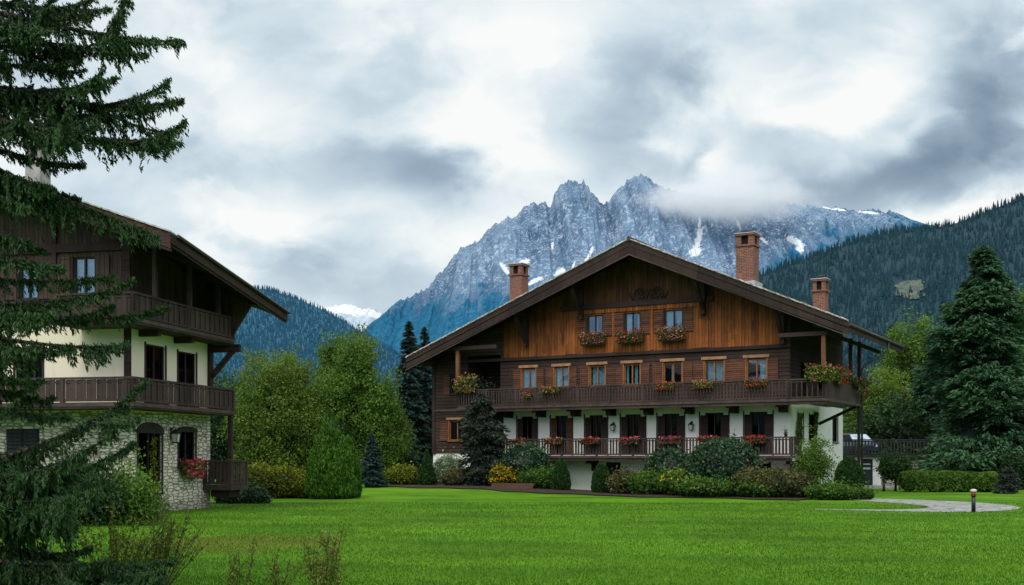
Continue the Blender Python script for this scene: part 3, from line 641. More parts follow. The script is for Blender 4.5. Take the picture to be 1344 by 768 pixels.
M['hilltree2'] = leafm('blue haze conifers', (0.011, 0.078, 0.142), (0.019, 0.108, 0.182), None, 0.0)
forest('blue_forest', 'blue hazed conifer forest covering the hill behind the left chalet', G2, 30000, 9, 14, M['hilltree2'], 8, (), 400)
# bare clearing on the right hillside
m_, t = mat('bare clearing'); n = t.noise(t.obj(), 0.08, 6, 0.8); t.out(t.bsdf(t.mix(t.mr(n, 0.35, 0.65), (0.020, 0.058, 0.055), (0.135, 0.145, 0.105)), 0.95))
sl = []
px_c, py_c = 1192, 377
GX = CX + F * G[..., 0] / G[..., 1]; GY = 600 - F * (G[..., 2] - EYE) / G[..., 1]
jj, ii = np.unravel_index(np.argmin((GX - px_c) ** 2 + (GY - py_c) ** 2), GX.shape)
fj = np.linspace(max(0, jj - 6), jj + 6, 46); fi = np.linspace(ii - 6, ii + 6, 60); FI, FJ = np.meshgrid(fi, fj)
j0, i0 = FJ.astype(int), FI.astype(int); a_, b_ = (FJ - j0)[..., None], (FI - i0)[..., None]
sub = G[j0, i0] * (1 - a_) * (1 - b_) + G[j0, i0 + 1] * (1 - a_) * b_ + G[j0 + 1, i0] * a_ * (1 - b_) + G[j0 + 1, i0 + 1] * a_ * b_
sub[..., 2] += 1.5 + 3 * fbm(sub / 25.0, 3, 2)
PXs = CX + F * sub[..., 0] / sub[..., 1]; PYs = 600 - F * (sub[..., 2] - EYE) / sub[..., 1]
rad = ((PXs - 1193) / 19) ** 2 + ((PYs - 381) / 14) ** 2 + 3.4 * (fbm(sub / 26.0, 4, 6) - 0.5)
mb = MB()
for a_ in range(45):
    for b_ in range(59):
        if rad[a_, b_] < 0.8: mb.poly([sub[a_, b_], sub[a_, b_ + 1], sub[a_ + 1, b_ + 1], sub[a_ + 1, b_]], m_)
o = mb.build('clearing'); tag(o, 'pale bare clearing cut into the dark forest on the right hillside', 'clearing', None, 'structure')

# --- cloud resting on the ridge
def cloud(name, label, cx, cy, cz, rx, ry, rz, dens, seed):
    m, t = mat(name); o = t.obj(); L = t.n('ShaderNodeVectorMath', operation='LENGTH'); t.put(L.inputs[0], o)
    geo = t.n('ShaderNodeNewGeometry'); n = t.noise(t.vm('ADD', t.scl(geo.outputs['Position'], (0.0052, 0.0052, 0.008)), (seed, seed, 0.0)), 1.0, 5, 0.58)
    f = t.ma('SUBTRACT', t.ma('ADD', t.ma('MULTIPLY', n, 1.5), t.ma('SUBTRACT', 0.28, L.outputs['Value'])), 0.22)
    d = t.ma('MULTIPLY', t.mr(f, 0.0, 0.6), dens)
    v = t.n('ShaderNodeVolumePrincipled'); v.inputs['Color'].default_value = (0.99, 0.995, 1.0, 1); t.put(v.inputs['Density'], d); v.inputs['Anisotropy'].default_value = 0.2
    t.out(v.outputs[0], True)
    bm = bmesh.new(); bmesh.ops.create_icosphere(bm, subdivisions=3, radius=1.15); me = bpy.data.meshes.new(name); bm.to_mesh(me); bm.free(); me.materials.append(m)
    ob = link(name, me, None, (cx, cy, cz)); ob.scale = (rx, ry, rz); return tag(ob, label, 'cloud', None, 'stuff')
cloud('cloud', 'pale grey cloud bank resting on the ridge right of the highest peak', 1010, 5300, gzh(258, 5300), 540, 320, 185, 0.0105, 3.7)

# ================================================================== WINDOWS, RAILS
def window(parent, T, u0, u1, z0, z1, frame='frame_amber', curtain='curtain', shut=(1, 1), lintel=None, glass='glass', drapes=((0.0, 0.36), (0.62, 1.0)), name='window', sill=True, sw=None, mull=1, rail_z=None, label=None):
    fr = M[frame]; mb = MB(T); b = 0.055
    mb.box((u0, -0.16, z0), (u0 + b, -0.05, z1), fr); mb.box((u1 - b, -0.16, z0), (u1, -0.05, z1), fr)
    mb.box((u0 + b, -0.158, z1 - b), (u1 - b, -0.052, z1), fr); mb.box((u0 + b, -0.158, z0), (u1 - b, -0.052, z0 + b), fr)
    for k in range(mull):
        c = u0 + (u1 - u0) * (k + 1) / (mull + 1); mb.box((c - 0.03, -0.154, z0 + b), (c + 0.03, -0.056, z1 - b), fr)
    if rail_z: mb.box((u0 + b, -0.150, rail_z - 0.025), (u1 - b, -0.06, rail_z + 0.025), fr)
    # casing proud of the wall
    mb.box((u0 - 0.07, 0.003, z0 - 0.02), (u0, 0.035, z1 + 0.06), fr); mb.box((u1, 0.003, z0 - 0.02), (u1 + 0.07, 0.035, z1 + 0.06), fr)
    w = mb.build(name, parent)
    if label: w['label'] = label
    g = MB(T); g.box((u0 + b, -0.112, z0 + b), (u1 - b, -0.106, z1 - b), M[glass]); g.build('pane', w)
    if drapes:
        c = MB(T); W = u1 - u0 - 2 * b
        for f0, f1 in drapes:
            n = max(4, int((f1 - f0) * W / 0.05)); pts = [(u0 + b + W * (f0 + (f1 - f0) * i / n), -0.22 + 0.03 * math.sin(i * 2.1)) for i in range(n + 1)]
            for p, q in zip(pts, pts[1:]): c.poly([(p[0], p[1], z0 + 0.05), (q[0], q[1], z0 + 0.05), (q[0], q[1], z1 - 0.03), (p[0], p[1], z1 - 0.03)], M[curtain], True)
        c.build('curtain', w)
    sw = sw or (u1 - u0) * 0.52
    for sgn, on in zip((-1, 1), shut):
        if not on: continue
        s = MB(T); a = u0 - 0.075 - sw if sgn < 0 else u1 + 0.075; e = a + sw
        s.box((a, 0.012, z0 - 0.02), (e, 0.04, z1 + 0.02), M['shutter'])
        for q in (a, e - 0.07): s.box((q, 0.041, z0 - 0.02), (q + 0.07, 0.06, z1 + 0.02), M['shutter'])
        for q in (z0 - 0.018, (z0 + z1) / 2 - 0.04, z1 - 0.062): s.box((a + 0.07, 0.0412, q), (e - 0.07, 0.058, q + 0.08), M['shutter'])
        s.build('shutter', w)
    if lintel:
        s = MB(T); s.box((u0 - 0.18, 0.002, z1 + 0.065), (u1 + 0.18, 0.09, z1 + lintel), M['lintel']); s.build('lintel', w)
    if sill:
        s = MB(T); s.box((u0 - 0.1, 0.0025, z0 - 0.075), (u1 + 0.1, 0.10, z0 - 0.022), fr); s.build('sill', w)
    return w

def balustrade(parent, pts, z0, z1, spacing, slat, name='railing', posts=2.0, mat_='rail', post_w=0.11, rail_h=0.07, top='rail', solid=False, thick=0.03):
    """slatted railing along a polyline of (x, y)"""
    mb = MB(); k = 0
    for (a, b) in zip(pts, pts[1:]):
        a, b = np.array(a, float), np.array(b, float); L = np.linalg.norm(b - a); d = (b - a) / L; n = max(1, int(L / spacing))
        for i in range(n):
            c = a + d * (i + 0.5) * L / n + np.array((-d[1], d[0])) * (0.016 if i % 2 else -0.016); w = slat * (0.96 + 0.04 * ((i * 7919) % 13) / 13)
            mb.bar((*(c - d * w / 2), (z0 + z1) / 2 - 0.01), (*(c + d * w / 2), (z0 + z1) / 2 - 0.01), thick, z1 - z0 - 0.14, M[mat_])
        mb.bar((*a, z1 - rail_h / 2), (*b, z1 - rail_h / 2), 0.12, rail_h, M[top]); mb.bar((*a, z0 + 0.07), (*b, z0 + 0.07), 0.06, 0.08, M[mat_])
        mb.bar((*a, z1 - 0.16), (*b, z1 - 0.16), 0.05, 0.05, M[mat_])
    r = mb.build(name, parent)
    for (a, b) in zip(pts, pts[1:]):
        a, b = np.array(a, float), np.array(b, float); L = np.linalg.norm(b - a); m = max(1, round(L / posts))
        for i in range(m + 1):
            if i == 0 and k: continue
            c = a + (b - a) * i / m; q = MB(); q.box((c[0] - post_w / 2, c[1] - post_w / 2, z0 - 0.02), (c[0] + post_w / 2, c[1] + post_w / 2, z1 - rail_h - 0.002), M[mat_]); q.build('baluster_post', r)
        k += 1
    return r

def chimney(parent, x, y, z0, z1, w, mat_, kind=0, rz=0.0):
    mb = MB(); c = mat_; h = w / 2
    mb.box((x - h, y - h, z0), (x + h, y + h, z1 - 0.75), M[c]); e = h + 0.07
    mb.box((x - e, y - e, z1 - 0.748), (x + e, y + e, z1 - 0.66), M[c]); 
    for sx in (-1, 1):
        for sy in (-1, 1): mb.box((x + sx * h - (0.3 * w if sx > 0 else 0), y + sy * h - (0.3 * w if sy > 0 else 0), z1 - 0.658), (x + sx * h + (0.3 * w if sx < 0 else 0), y + sy * h + (0.3 * w if sy < 0 else 0), z1 - 0.162), M[c])
    mb.box((x - h + 0.1, y - h + 0.1, z1 - 0.659), (x + h - 0.1, y + h - 0.1, z1 - 0.161), M['dark'])
    mb.box((x - e, y - e, z1 - 0.16), (x + e, y + e, z1 - 0.05), M['brick'] if mat_ == 'brick' else M[c]); mb.box((x - e - 0.03, y - e - 0.03, z1 - 0.048), (x + e + 0.03, y + e + 0.03, z1), M['zinc'])
    if kind: mb.lathe([(0.24 * w, 0), (0.24 * w, 0.10), (0.34 * w, 0.11), (0.34 * w, 0.15), (0.05, 0.2)], M['pipe'], 12, (x, y, z1 + 0.001))
    return mb.build('chimney', parent)

# ================================================================== THE LARGE CHALET
CH = thing('timber_chalet', 'large brown timber and white plaster alpine chalet with long flower balconies', 'chalet', (14.7, 60, 0), R(-29.8))
XR, ZR = -8.45, 14.0; SL, SR = 0.393, 0.437; XL, XE = -23.44, 3.44; YF, YB = -1.8, 11.85
def roof_z(x): return ZR - (SL * (XR - x) if x < XR else SR * (x - XR))
under = lambda u: roof_z(u) - 0.36
# plaster storeys
doors = [(-16.57, -15.22), (-14.29, -12.88), (-12.04, -10.63), (-9.77, -8.26), (-7.52, -5.94), (-5.0, -3.39), (-2.49, -0.95)]
DK = M['dark']
mb = MB(TF)
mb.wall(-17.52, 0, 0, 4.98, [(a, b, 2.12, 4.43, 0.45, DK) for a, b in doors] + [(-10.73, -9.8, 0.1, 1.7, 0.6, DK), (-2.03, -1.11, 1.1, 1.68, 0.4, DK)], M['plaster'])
mb.T = TS; mb.wall(0, 11.4, 0, 4.98, [(1.44, 2.5, 2.9, 4.4, 0.4, DK), (3.72, 5.0, 2.9, 4.4, 0.4, DK), (8.95, 10.1, 2.9, 4.4, 0.4, DK)], M['plaster'])
mb.T = shift(TF, 0, 11.4); mb.wall(-22.67, 0, 0, 7.8, [], M['plaster']); mb.T = IDT
mb.box((-22.6, 0.05, 0), (-17.52, 0.3, 2.24), M['plaster']); mb.box((-22.68, 0.06, 0), (-22.6, 11.4, 2.24), M['plaster'])
mb.build('plaster_wall', CH)
# the shouldered tops over the doors
# log storeys
w3 = [(-16.26, -15.32), (-14.04, -13.13), (-11.75, -10.77), (-9.58, -8.59), (-7.16, -6.07), (-4.74, -3.65), (-2.37, -1.28)]
mb = MB(TF)
mb.wall(-17.52, 0, 4.98, 7.88, [(a, b, 6.12, 7.27) for a, b in w3], M['log'], 0.5, DK)
mb.wall(-22.67, -17.52, 2.24, under, [(-20.1, -17.75, 5.05, 8.2, 2.2, M['log']), (-21.35, -20.72, 5.92, 7.12, 0.5, DK), (-21.42, -20.3, 3.04, 4.25, 0.5, DK)], M['log'])
mb.wall(-0.37, 0, 7.88, under, [], M['log'])
mb.T = TS; mb.wall(0, 11.4, 4.98, 9.85, [(2.0, 3.1, 5.1, 7.2, 0.4, DK), (5.4, 6.6, 5.9, 7.2, 0.4, DK)], M['log'])
mb.T = lambda p: (-22.67 - p[1], p[0], p[2]); mb.wall(0, 11.4, 2.24, 8.0, [], M['log'])
mb.T = shift(TF, 0, 11.4); mb.wall(-22.67, 0, 7.8, under, [], M['log'])
mb.build('log_wall', CH)
w4 = [(-11.89, -10.92), (-9.53, -8.59), (-7.11, -6.03)]
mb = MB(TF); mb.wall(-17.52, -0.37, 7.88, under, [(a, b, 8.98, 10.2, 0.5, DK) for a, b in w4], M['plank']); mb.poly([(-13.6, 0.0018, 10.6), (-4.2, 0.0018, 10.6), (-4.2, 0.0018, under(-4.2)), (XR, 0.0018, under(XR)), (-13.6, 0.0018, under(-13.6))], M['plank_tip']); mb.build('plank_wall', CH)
# gable panel framed round the three windows: boards standing proud
mb = MB(TF)
cuts = [-13.3, -11.89 - 0.62, -10.92 + 0.62, -9.53 - 0.62, -8.59 + 0.62, -7.11 - 0.68, -6.03 + 0.66, -4.5]
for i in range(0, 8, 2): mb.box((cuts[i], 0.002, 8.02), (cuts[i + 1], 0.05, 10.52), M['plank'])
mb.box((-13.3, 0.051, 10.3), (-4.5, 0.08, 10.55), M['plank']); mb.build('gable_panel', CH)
mb = MB(TF); mb.box((-13.6, 0.003, 10.56), (-4.2, 0.16, 10.82), M['beam']); mb.build('tie_beam', CH)
mb = MB(TF); mb.box((-22.67, 0.004, 7.62 + 0.18), (0.06, 0.14, 7.98), M['beam']); mb.build('floor_beam', CH)
mb = MB(TF); mb.box((-22.66, 0.003, 4.84), (-17.54, 0.05, 4.96), M['railtop']); mb.build('string_board', CH)
mb = MB(TF); mb.box((-22.70, -0.3, 2.2), (-22.48, 0.05, 8.1), M['beam']); mb.build('corner_post', CH)
# carved scroll ornament: two spirals and leaves
mb = MB(TF)
for c, s in ((-8.55, -1), (-7.55, 1)):
    pts = []
    for i in range(44):
        a = i * 0.36; r = 0.46 - 0.0098 * i; pts.append((c + s * r * math.cos(a + 2.6), 0.045, 11.22 + r * math.sin(a + 2.6)))
    mb.tube(pts, 0.045, M['beam'], 6)
    for k in range(5):
        a = 0.5 + k * 0.5; q = (c + s * 0.18 * math.cos(a), 0.05, 11.22 + 0.18 * math.sin(a)); mb.tube([q, (q[0] + s * 0.14 * math.cos(a + .5), 0.06, q[2] + 0.14 * math.sin(a + .5))], [0.035, 0.008], M['beam'], 5)
    mb.tube([(c + s * 0.42, 0.05, 10.95), (c + s * 0.62, 0.05, 11.1), (c + s * 0.66, 0.05, 11.36)], [0.05, 0.045, 0.015], M['beam'], 6)
mb.box((-9.15, 0.003, 10.83), (-6.95, 0.09, 10.90), M['beam']); mb.build('carving', CH)

# roof
mb = MB()
def slab(xa, za, xb, zb, y0, y1, th, m1, m2):
    mb.hexa([(xa, y0, za - th), (xb, y0, zb - th), (xb, y1, zb - th), (xa, y1, za - th), (xa, y0, za - 0.07), (xb, y0, zb - 0.07), (xb, y1, zb - 0.07), (xa, y1, za - 0.07)], m2)
    mb.hexa([(xa, y0 - 0.05, za - 0.068), (xb, y0 - 0.05, zb - 0.068), (xb, y1, zb - 0.068), (xa, y1, za - 0.068), (xa, y0 - 0.05, za), (xb, y0 - 0.05, zb), (xb, y1, zb), (xa, y1, za)], m1)
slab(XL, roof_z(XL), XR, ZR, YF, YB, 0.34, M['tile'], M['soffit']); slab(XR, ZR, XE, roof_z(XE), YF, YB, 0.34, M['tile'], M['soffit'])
ROOF = mb.build('roof', CH)
for sgn, x0, x1 in ((-1, XR, XL), (1, XR, XE)):
    mb = MB(); z0, z1 = roof_z(x0), roof_z(x1)
    def strip(y0, y1, top, bot, m): mb.hexa([(x0, y0, z0 - bot), (x1, y0, z1 - bot * 0.82), (x1, y1, z1 - bot * 0.82), (x0, y1, z0 - bot), (x0, y0, z0 - top), (x1, y0, z1 - top), (x1, y1, z1 - top), (x0, y1, z0 - top)], m)
    strip(YF - 0.045, YF - 0.002, 0.07, 0.36, M['fascia']); strip(YF - 0.025, YF + 0.05, 0.362, 0.80, M['fascia']); strip(YF - 0.06, YF - 0.027, 0.78, 0.86, M['railtop'])
    mb.build('bargeboard', ROOF)
    mb = MB(); L = abs(x1 - x0); n = int(L / 0.33)
    for i in range(n):
        a = x0 + (x1 - x0) * i / n; b = x0 + (x1 - x0) * (i + 0.9) / n; lift = 0.022 if i % 2 else 0.004
        mb.hexa([(a, YF - 0.12, roof_z(a) + 0.002 + lift), (b, YF - 0.12, roof_z(b) + 0.002 + lift * 0.2), (b, YF + 0.25, roof_z(b) + 0.002 + lift * 0.2), (a, YF + 0.25, roof_z(a) + 0.002 + lift),
                 (a, YF - 0.12, roof_z(a) + 0.075 + lift), (b, YF - 0.12, roof_z(b) + 0.075 + lift * 0.2), (b, YF + 0.25, roof_z(b) + 0.075 + lift * 0.2), (a, YF + 0.25, roof_z(a) + 0.075 + lift)], M['tile_edge'])
    mb.build('verge_tiles', ROOF)
mb = MB(); mb.tube([(XR, YF - 0.12, ZR + 0.04), (XR, YB, ZR + 0.04)], 0.13, M['tile'], 8); mb.build('ridge_tiles', ROOF)
for x in (XR, -12.2, -15.9, -19.7, -22.4, -4.75, -1.0 + 0.65, 2.1):
    mb = MB(); z = roof_z(x) - 0.345; zb = z - 0.05 - (SL if x < XR else SR) * 0.12
    mb.box((x - 0.13, YF + 0.14, zb - 0.30), (x + 0.13, 0.5, zb), M['beam']); mb.build('purlin', ROOF)
for i in range(26):
    x = XL + 0.6 + i * 1.02
    if abs(x - XR) < 0.3: continue
    z = roof_z(x) - 0.345; mb = MB(); mb.box((x - 0.06, YF + 0.06, z - 0.16), (x + 0.06, 0.0, z - 0.03), M['soffit']); mb.build('rafter', ROOF)
# big consoles carrying the purlins
for x, zt in ((-15.9, 10.4), (-4.75, 11.6), (-0.35, 9.75), (-12.2, 11.8)):
    mb = MB(); z = zt - 0.1
    mb.box((x - 0.11, -0.32, z - 1.7), (x + 0.11, -0.01, z), M['beam']); mb.bar((x, -0.2, z - 1.45), (x, -1.45, z - 0.05), 0.18, 0.2, M['beam']); mb.build('console', CH)
# chimneys (sub-parts of the roof)
def on_right(px, y):
    # local x where the bearing px meets depth plane y
    r = (px - CX) / F; c, s = math.cos(R(-29.8)), math.sin(R(-29.8)); return (r * (60 + y * c) - 14.7 + y * s) / (c - r * s)
chimney(ROOF, -17.59, 2.0, roof_z(-17.59) - 0.6, 13.97, 0.85, 'brick', 0)
xc = -3.11; ch = chimney(ROOF, xc, 2.4, roof_z(xc) - 0.8, 14.5, 1.0, 'brick', 1)
mb = MB(); mb.box((xc - 0.75, 1.66, roof_z(xc) - 0.32), (xc + 0.65, 3.1, roof_z(xc) + 0.10), M['zinc']); mb.box((xc - 0.9, 1.5, roof_z(xc) - 0.05), (xc - 0.62, 3.2, roof_z(xc) + 0.34), M['zinc']); mb.build('flashing', ROOF)
chimney(ROOF, 0.41, 4.6, roof_z(0.41) - 0.8, 12.0, 0.70, 'brick', 1)
# gutter and downpipe on the right eave
mb = MB(); ze = roof_z(XE) - 0.18
mb.tube([(XE + 0.06, YF, ze), (XE + 0.06, YB, ze + 0.0)], 0.085, M['pipe'], 9); GUT = mb.build('gutter', CH)
mb = MB(); mb.hexa([(XE - 0.03, YF, ze - 0.34), (XE + 0.005, YF, ze - 0.34), (XE + 0.005, YB, ze - 0.34), (XE - 0.03, YB, ze - 0.34), (XE - 0.03, YF, ze + 0.1), (XE + 0.005, YF, ze + 0.1), (XE + 0.005, YB, ze + 0.1), (XE - 0.03, YB, ze + 0.1)], M['fascia']); mb.build('eave_board', ROOF)
mb = MB(); mb.tube([(XE + 0.05, 7.6, ze - 0.05), (XE + 0.02, 7.55, ze - 0.55), (3.0, 7.1, 7.6), (2.42, 6.25, 7.15), (2.34, 6.12, 6.9), (2.34, 6.12, 0.05)], 0.065, M['pipe'], 8); mb.build('downpipe', CH)
# upper balcony (front run, then the right-hand corner)
UB = MB(); UB.box((-19.9, -1.55, 4.86), (0.36, -0.003, 5.0), M['railtop']); UB.box((0.36, -1.55, 4.863), (2.32, 6.1, 5.0), M['railtop']); UB.box((-17.4, -1.50, 4.70), (2.28, -1.36, 4.858), M['rail'])
UBO = UB.build('upper_balcony', CH)
balustrade(UBO, [(-19.85, -1.5), (0.3, -1.5)], 5.0, 6.05, 0.175, 0.085, posts=2.05)
balustrade(UBO, [(-19.85, -1.5), (-19.85, 0.0)], 5.0, 6.05, 0.175, 0.085, posts=3)
balustrade(UBO, [(0.36, -1.5), (2.26, -1.5)], 5.0, 6.02, 0.27, 0.075, posts=3, top='railtop')
mb = MB(); mb.box((2.22, -1.5, 5.0), (2.30, 6.05, 6.0), M['rail']); mb.box((2.17, -1.55, 6.002), (2.35, 6.1, 6.07), M['rail']); mb.build('side_panel', UBO)
mb = MB(); mb.box((0.3, 5.98, 5.0), (2.2, 6.05, 6.0), M['rail']); mb.build('end_panel', UBO)
for x in (-17.0, -14.75, -12.46, -10.2, -7.9, -5.47, -2.94, -0.25):
    mb = MB(); mb.box((x - 0.16, -1.3, 4.62), (x + 0.16, -0.004, 4.855), M['beam']); mb.box((x - 0.15, -0.8, 4.36), (x + 0.15, -0.003, 4.618), M['beam']); mb.build('corbel', CH)
for y in (5.75,):
    mb = MB(); mb.bar((0.02, y, 3.9), (2.1, y, 4.84), 0.14, 0.16, M['beam']); mb.build('brace', CH)
# lower balcony
LB = MB(); LB.box((-17.3, -1.52, 1.94), (0.55, -0.003, 2.08), M['railtop']); LB.box((-17.3, -1.46, 1.80), (0.5, -1.3, 1.938), M['rail']); LBO = LB.build('lower_balcony', CH)
balustrade(LBO, [(-17.25, -1.48), (0.5, -1.48), (0.5, -0.05)], 2.08, 3.06, 0.18, 0.108, posts=2.2)
for x in (-15.2, -11.3, -7.6, -4.2, 0.25):
    mb = MB(); mb.box((x - 0.13, -1.2, 1.62), (x + 0.13, -0.003, 1.795), M['beam']); mb.box((x - 0.125, -0.45, 1.2), (x + 0.125, -0.0035, 1.618), M['beam']); mb.build('corbel', CH)
# posts and beams of the two loggias
mb = MB(); mb.box((-20.06, -1.42, 6.06), (-19.84, -1.24, 8.45), M['post']); mb.build('post', CH)
mb = MB(); mb.box((-20.9, -1.46, 8.452), (-17.2, -1.22, 8.68), M['beam']); mb.build('loggia_beam', CH)
mb = MB(); mb.box((2.0, -1.40, 6.08), (2.2, -1.22, 8.2), M['post']); mb.build('post', CH)
mb = MB(); mb.box((-0.2, -1.46, 8.202), (2.3, -1.2, 8.42), M['beam']); mb.build('loggia_beam', CH)
for y in (3.9, 5.95):
    mb = MB(); mb.box((2.14, y - 0.09, 6.08), (2.32, y + 0.09, 8.5), M['beam']); mb.build('post', CH)
mb = MB(); mb.box((2.14, -1.19, 8.25), (2.30, 11.3, 8.43), M['beam']); mb.build('eave_beam', CH)
mb = MB(); mb.box((2.14, 5.86, 0), (2.28, 6.02, 4.86), M['iron']); mb.build('post', CH)
# windows
dr = [((0.0, .42), (.58, 1.0)), ((0.0, .44), (.56, 1.0)), ((0.04, .48), (.5, .98)), ((0.02, .2), (.60, .82)), ((.34, .44), (.5, .55)), ((0.05, .46), (.54, .96)), ((.64, .98),)]
for i, (a, b) in enumerate(w3):
    window(CH, TF, a, b, 6.12, 7.27, 'frame_amber' if i != 4 else 'frame_amber', 'curtain', (1, 1), 0.22, 'glass', dr[i])
for i, (a, b) in enumerate(w4):
    window(CH, TF, a, b, 8.98, 10.2, 'frame_dark', 'curtain', (1, 1), None, 'glass', (((.5, .62),), ((0.0, .5), (.78, .98)), ((.02, .48), (.6, .92)))[i], sw=0.55)
window(CH, TF, -21.35, -20.72, 5.92, 7.12, 'frame_dark', 'curtain_dim', (1, 1), None, 'glass_dark', sw=0.42)
window(CH, TF, -21.42, -20.3, 3.04, 4.25, 'frame_amber', 'curtain_dim', (1, 0), 0.2, 'glass_dark', sw=0.6)
window(CH, shift(TF, 0, 2.2), -19.3, -18.4, 5.2, 7.2, 'frame_dark', 'curtain', (0, 0), None, 'glass', ((.55, .8),), 'balcony_door', False)
for i, (a, b) in enumerate(doors):
    d = window(CH, TF, a, b, 2.12, 4.43, 'frame_dark', 'curtain_dim', (0, 0), None, 'glass_dark', ((.30, .40), (.46, .52), (.60, .70)), 'balcony_door', False)
    w_ = (b - a) * 0.27
    for q in (a + 0.01, b - w_ - 0.01):
        s = MB(TF); s.box((q, -0.045, 2.14), (q + w_, -0.01, 4.36), M['shutter' if i == 1 else 'beam']); s.build('shutter', d)
    s = MB(TF)                                    # shouldered head of the opening
    for q0, q1, s_ in ((a - 0.06, a + 0.28, 1), (b - 0.28, b + 0.06, -1)):
        s.box((q0, -0.044, 4.30), (q1, 0.004, 4.50), M['plaster'])
    s.build('door_head', d)
for a, b, z0, z1 in ((1.44, 2.5, 2.9, 4.4), (3.72, 5.0, 2.9, 4.4), (8.95, 10.1, 2.9, 4.4)):
    window(CH, TS, a, b, z0, z1, 'frame_dark', 'curtain_dim', (0, 0), None, 'glass_dark')
window(CH, TF, -2.03, -1.11, 1.1, 1.68, 'frame_dark', 'curtain_dim', (0, 0), None, 'glass_dark', None)
mb = MB(TF); mb.box((-10.70, -0.14, 0.1), (-9.83, -0.08, 1.68), M['frame_dark']); mb.box((-10.55, -0.079, 0.9), (-9.98, -0.06, 1.5), M['beam']); D_ = mb.build('basement_door', CH)
mb = MB(TF); mb.tube([(-10.62, -0.05, 0.9), (-10.50, -0.03, 0.9)], 0.02, M['zinc'], 6); mb.build('handle', D_)
def lantern(parent, T, u, z, k=1.0):
    mb = MB(T); mb.box((u - 0.05 * k, 0.003, z + 0.02), (u + 0.05 * k, 0.03, z + 0.42 * k), M['iron']); mb.tube([(u, 0.03, z + 0.34 * k), (u, 0.14 * k, z + 0.44 * k), (u, 0.2 * k, z + 0.36 * k)], 0.018 * k, M['iron'], 6)
    b = 0.13 * k; c = 0.2 * k
    for sx in (-1, 1):
        for sy in (-1, 1): mb.bar((u + sx * b * 0.7, c + sy * b * 0.7, z - 0.1 * k), (u + sx * b, c + sy * b, z + 0.2 * k), 0.02 * k, 0.02 * k, M['iron'])
    mb.hexa([(u - b * 1.25, c - b * 1.25, z + 0.2 * k), (u + b * 1.25, c - b * 1.25, z + 0.2 * k), (u + b * 1.25, c + b * 1.25, z + 0.2 * k), (u - b * 1.25, c + b * 1.25, z + 0.2 * k), (u - b * .3, c - b * .3, z + 0.36 * k), (u + b * .3, c - b * .3, z + 0.36 * k), (u + b * .3, c + b * .3, z + 0.36 * k), (u - b * .3, c + b * .3, z + 0.36 * k)], M['iron'])
    mb.box((u - b * 0.75, c - b * 0.75, z - 0.15 * k), (u + b * 0.75, c + b * 0.75, z - 0.102 * k), M['iron']); o = mb.build('wall_lantern', parent)
    g = MB(T); g.hexa([(u - b * .62, c - b * .62, z - 0.098 * k), (u + b * .62, c - b * .62, z - 0.098 * k), (u + b * .62, c + b * .62, z - 0.098 * k), (u - b * .62, c + b * .62, z - 0.098 * k), (u - b * .85, c - b * .85, z + 0.195 * k), (u + b * .85, c - b * .85, z + 0.195 * k), (u + b * .85, c + b * .85, z + 0.195 * k), (u - b * .85, c + b * .85, z + 0.195 * k)], M['lampglass']); g.build('lamp_glass', o)
lantern(CH, TF, -10.2, 3.62, 0.9); lantern(CH, TF, -5.47, 3.60, 0.9)

# ================================================================== FLOWER BOXES
CW = lambda x, y: (14.7 + x * math.cos(R(-29.8)) - y * math.sin(R(-29.8)), 60 + x * math.sin(R(-29.8)) + y * math.cos(R(-29.8)))
def flower_box(label, x, y, z, L, fm, rz, frame=CW, n=260, trail=0.25, tall=0.22, leaf='green', box=True, share=0.55, wide=0.16, size=0.05, fs=0.045, bh=0.18, group=None):
    X, Y = frame(x, y); root = thing('flower_box', label, 'flower box', (X, Y, z), rz, group)
    if box:
        mb = MB(); mb.hexa([(-L / 2 + .03, -0.10, -bh), (L / 2 - .03, -0.10, -bh), (L / 2 - .03, 0.10, -bh), (-L / 2 + .03, 0.10, -bh), (-L / 2, -0.13, 0), (L / 2, -0.13, 0), (L / 2, 0.13, 0), (-L / 2, 0.13, 0)], M['boxwood']); mb.box((-L / 2 - .015, -0.145, 0.001), (L / 2 + .015, 0.145, 0.03), M['boxwood']); mb.build('box', root)
    m = n; a = (RNG.random(m) - 0.5) * (L + 0.18); P = np.stack([a, RNG.normal(size=m) * wide - 0.05, RNG.random(m) ** 1.1 * tall * (0.6 + 0.8 * vnoise(np.stack([a * 3, a * 0, a * 0 + X], 1), 3))], 1)
    tr = RNG.random(m) < 0.4; P[tr, 2] = -RNG.random(tr.sum()) * trail; P[tr, 1] = -0.16 - 0.08 * RNG.random(tr.sum())
    leaves('foliage', P, unit(m), size, size * 0.7, RNG.random(m), M[leaf], root)
    m = int(n * share); a = (RNG.random(m) - 0.5) * (L + 0.1); P = np.stack([a, RNG.normal(size=m) * wide - 0.10, 0.05 + RNG.random(m) ** 0.8 * tall * (0.7 + 0.8 * vnoise(np.stack([a * 3, a * 0, a * 0 + X], 1), 3))], 1)
    tr = RNG.random(m) < 0.35; P[tr, 2] = -RNG.random(tr.sum()) * trail * 0.9; P[tr, 1] = -0.20 - 0.06 * RNG.random(tr.sum())
    leaves('blossoms', P, unit(m), fs, fs * 0.85, RNG.random(m) * 1.08, M[fm], root)
    return root
rc = R(-29.8)
for (a, b), lb, fm, sh in zip(w4, ('flower box with orange blooms under the left gable window of the chalet', 'flower box with peach and red blooms under the middle gable window', 'flower box with peach blooms under the right gable window'), ('peachflower', 'redflower', 'peachflower'), (.55, .5, .6)):
    flower_box(lb, (a + b) / 2, -0.30, 8.86, 1.55, fm, rc, n=420, trail=0.35, tall=0.30, share=sh, leaf='russet' if fm == 'peachflower' else 'green', bh=0.42)
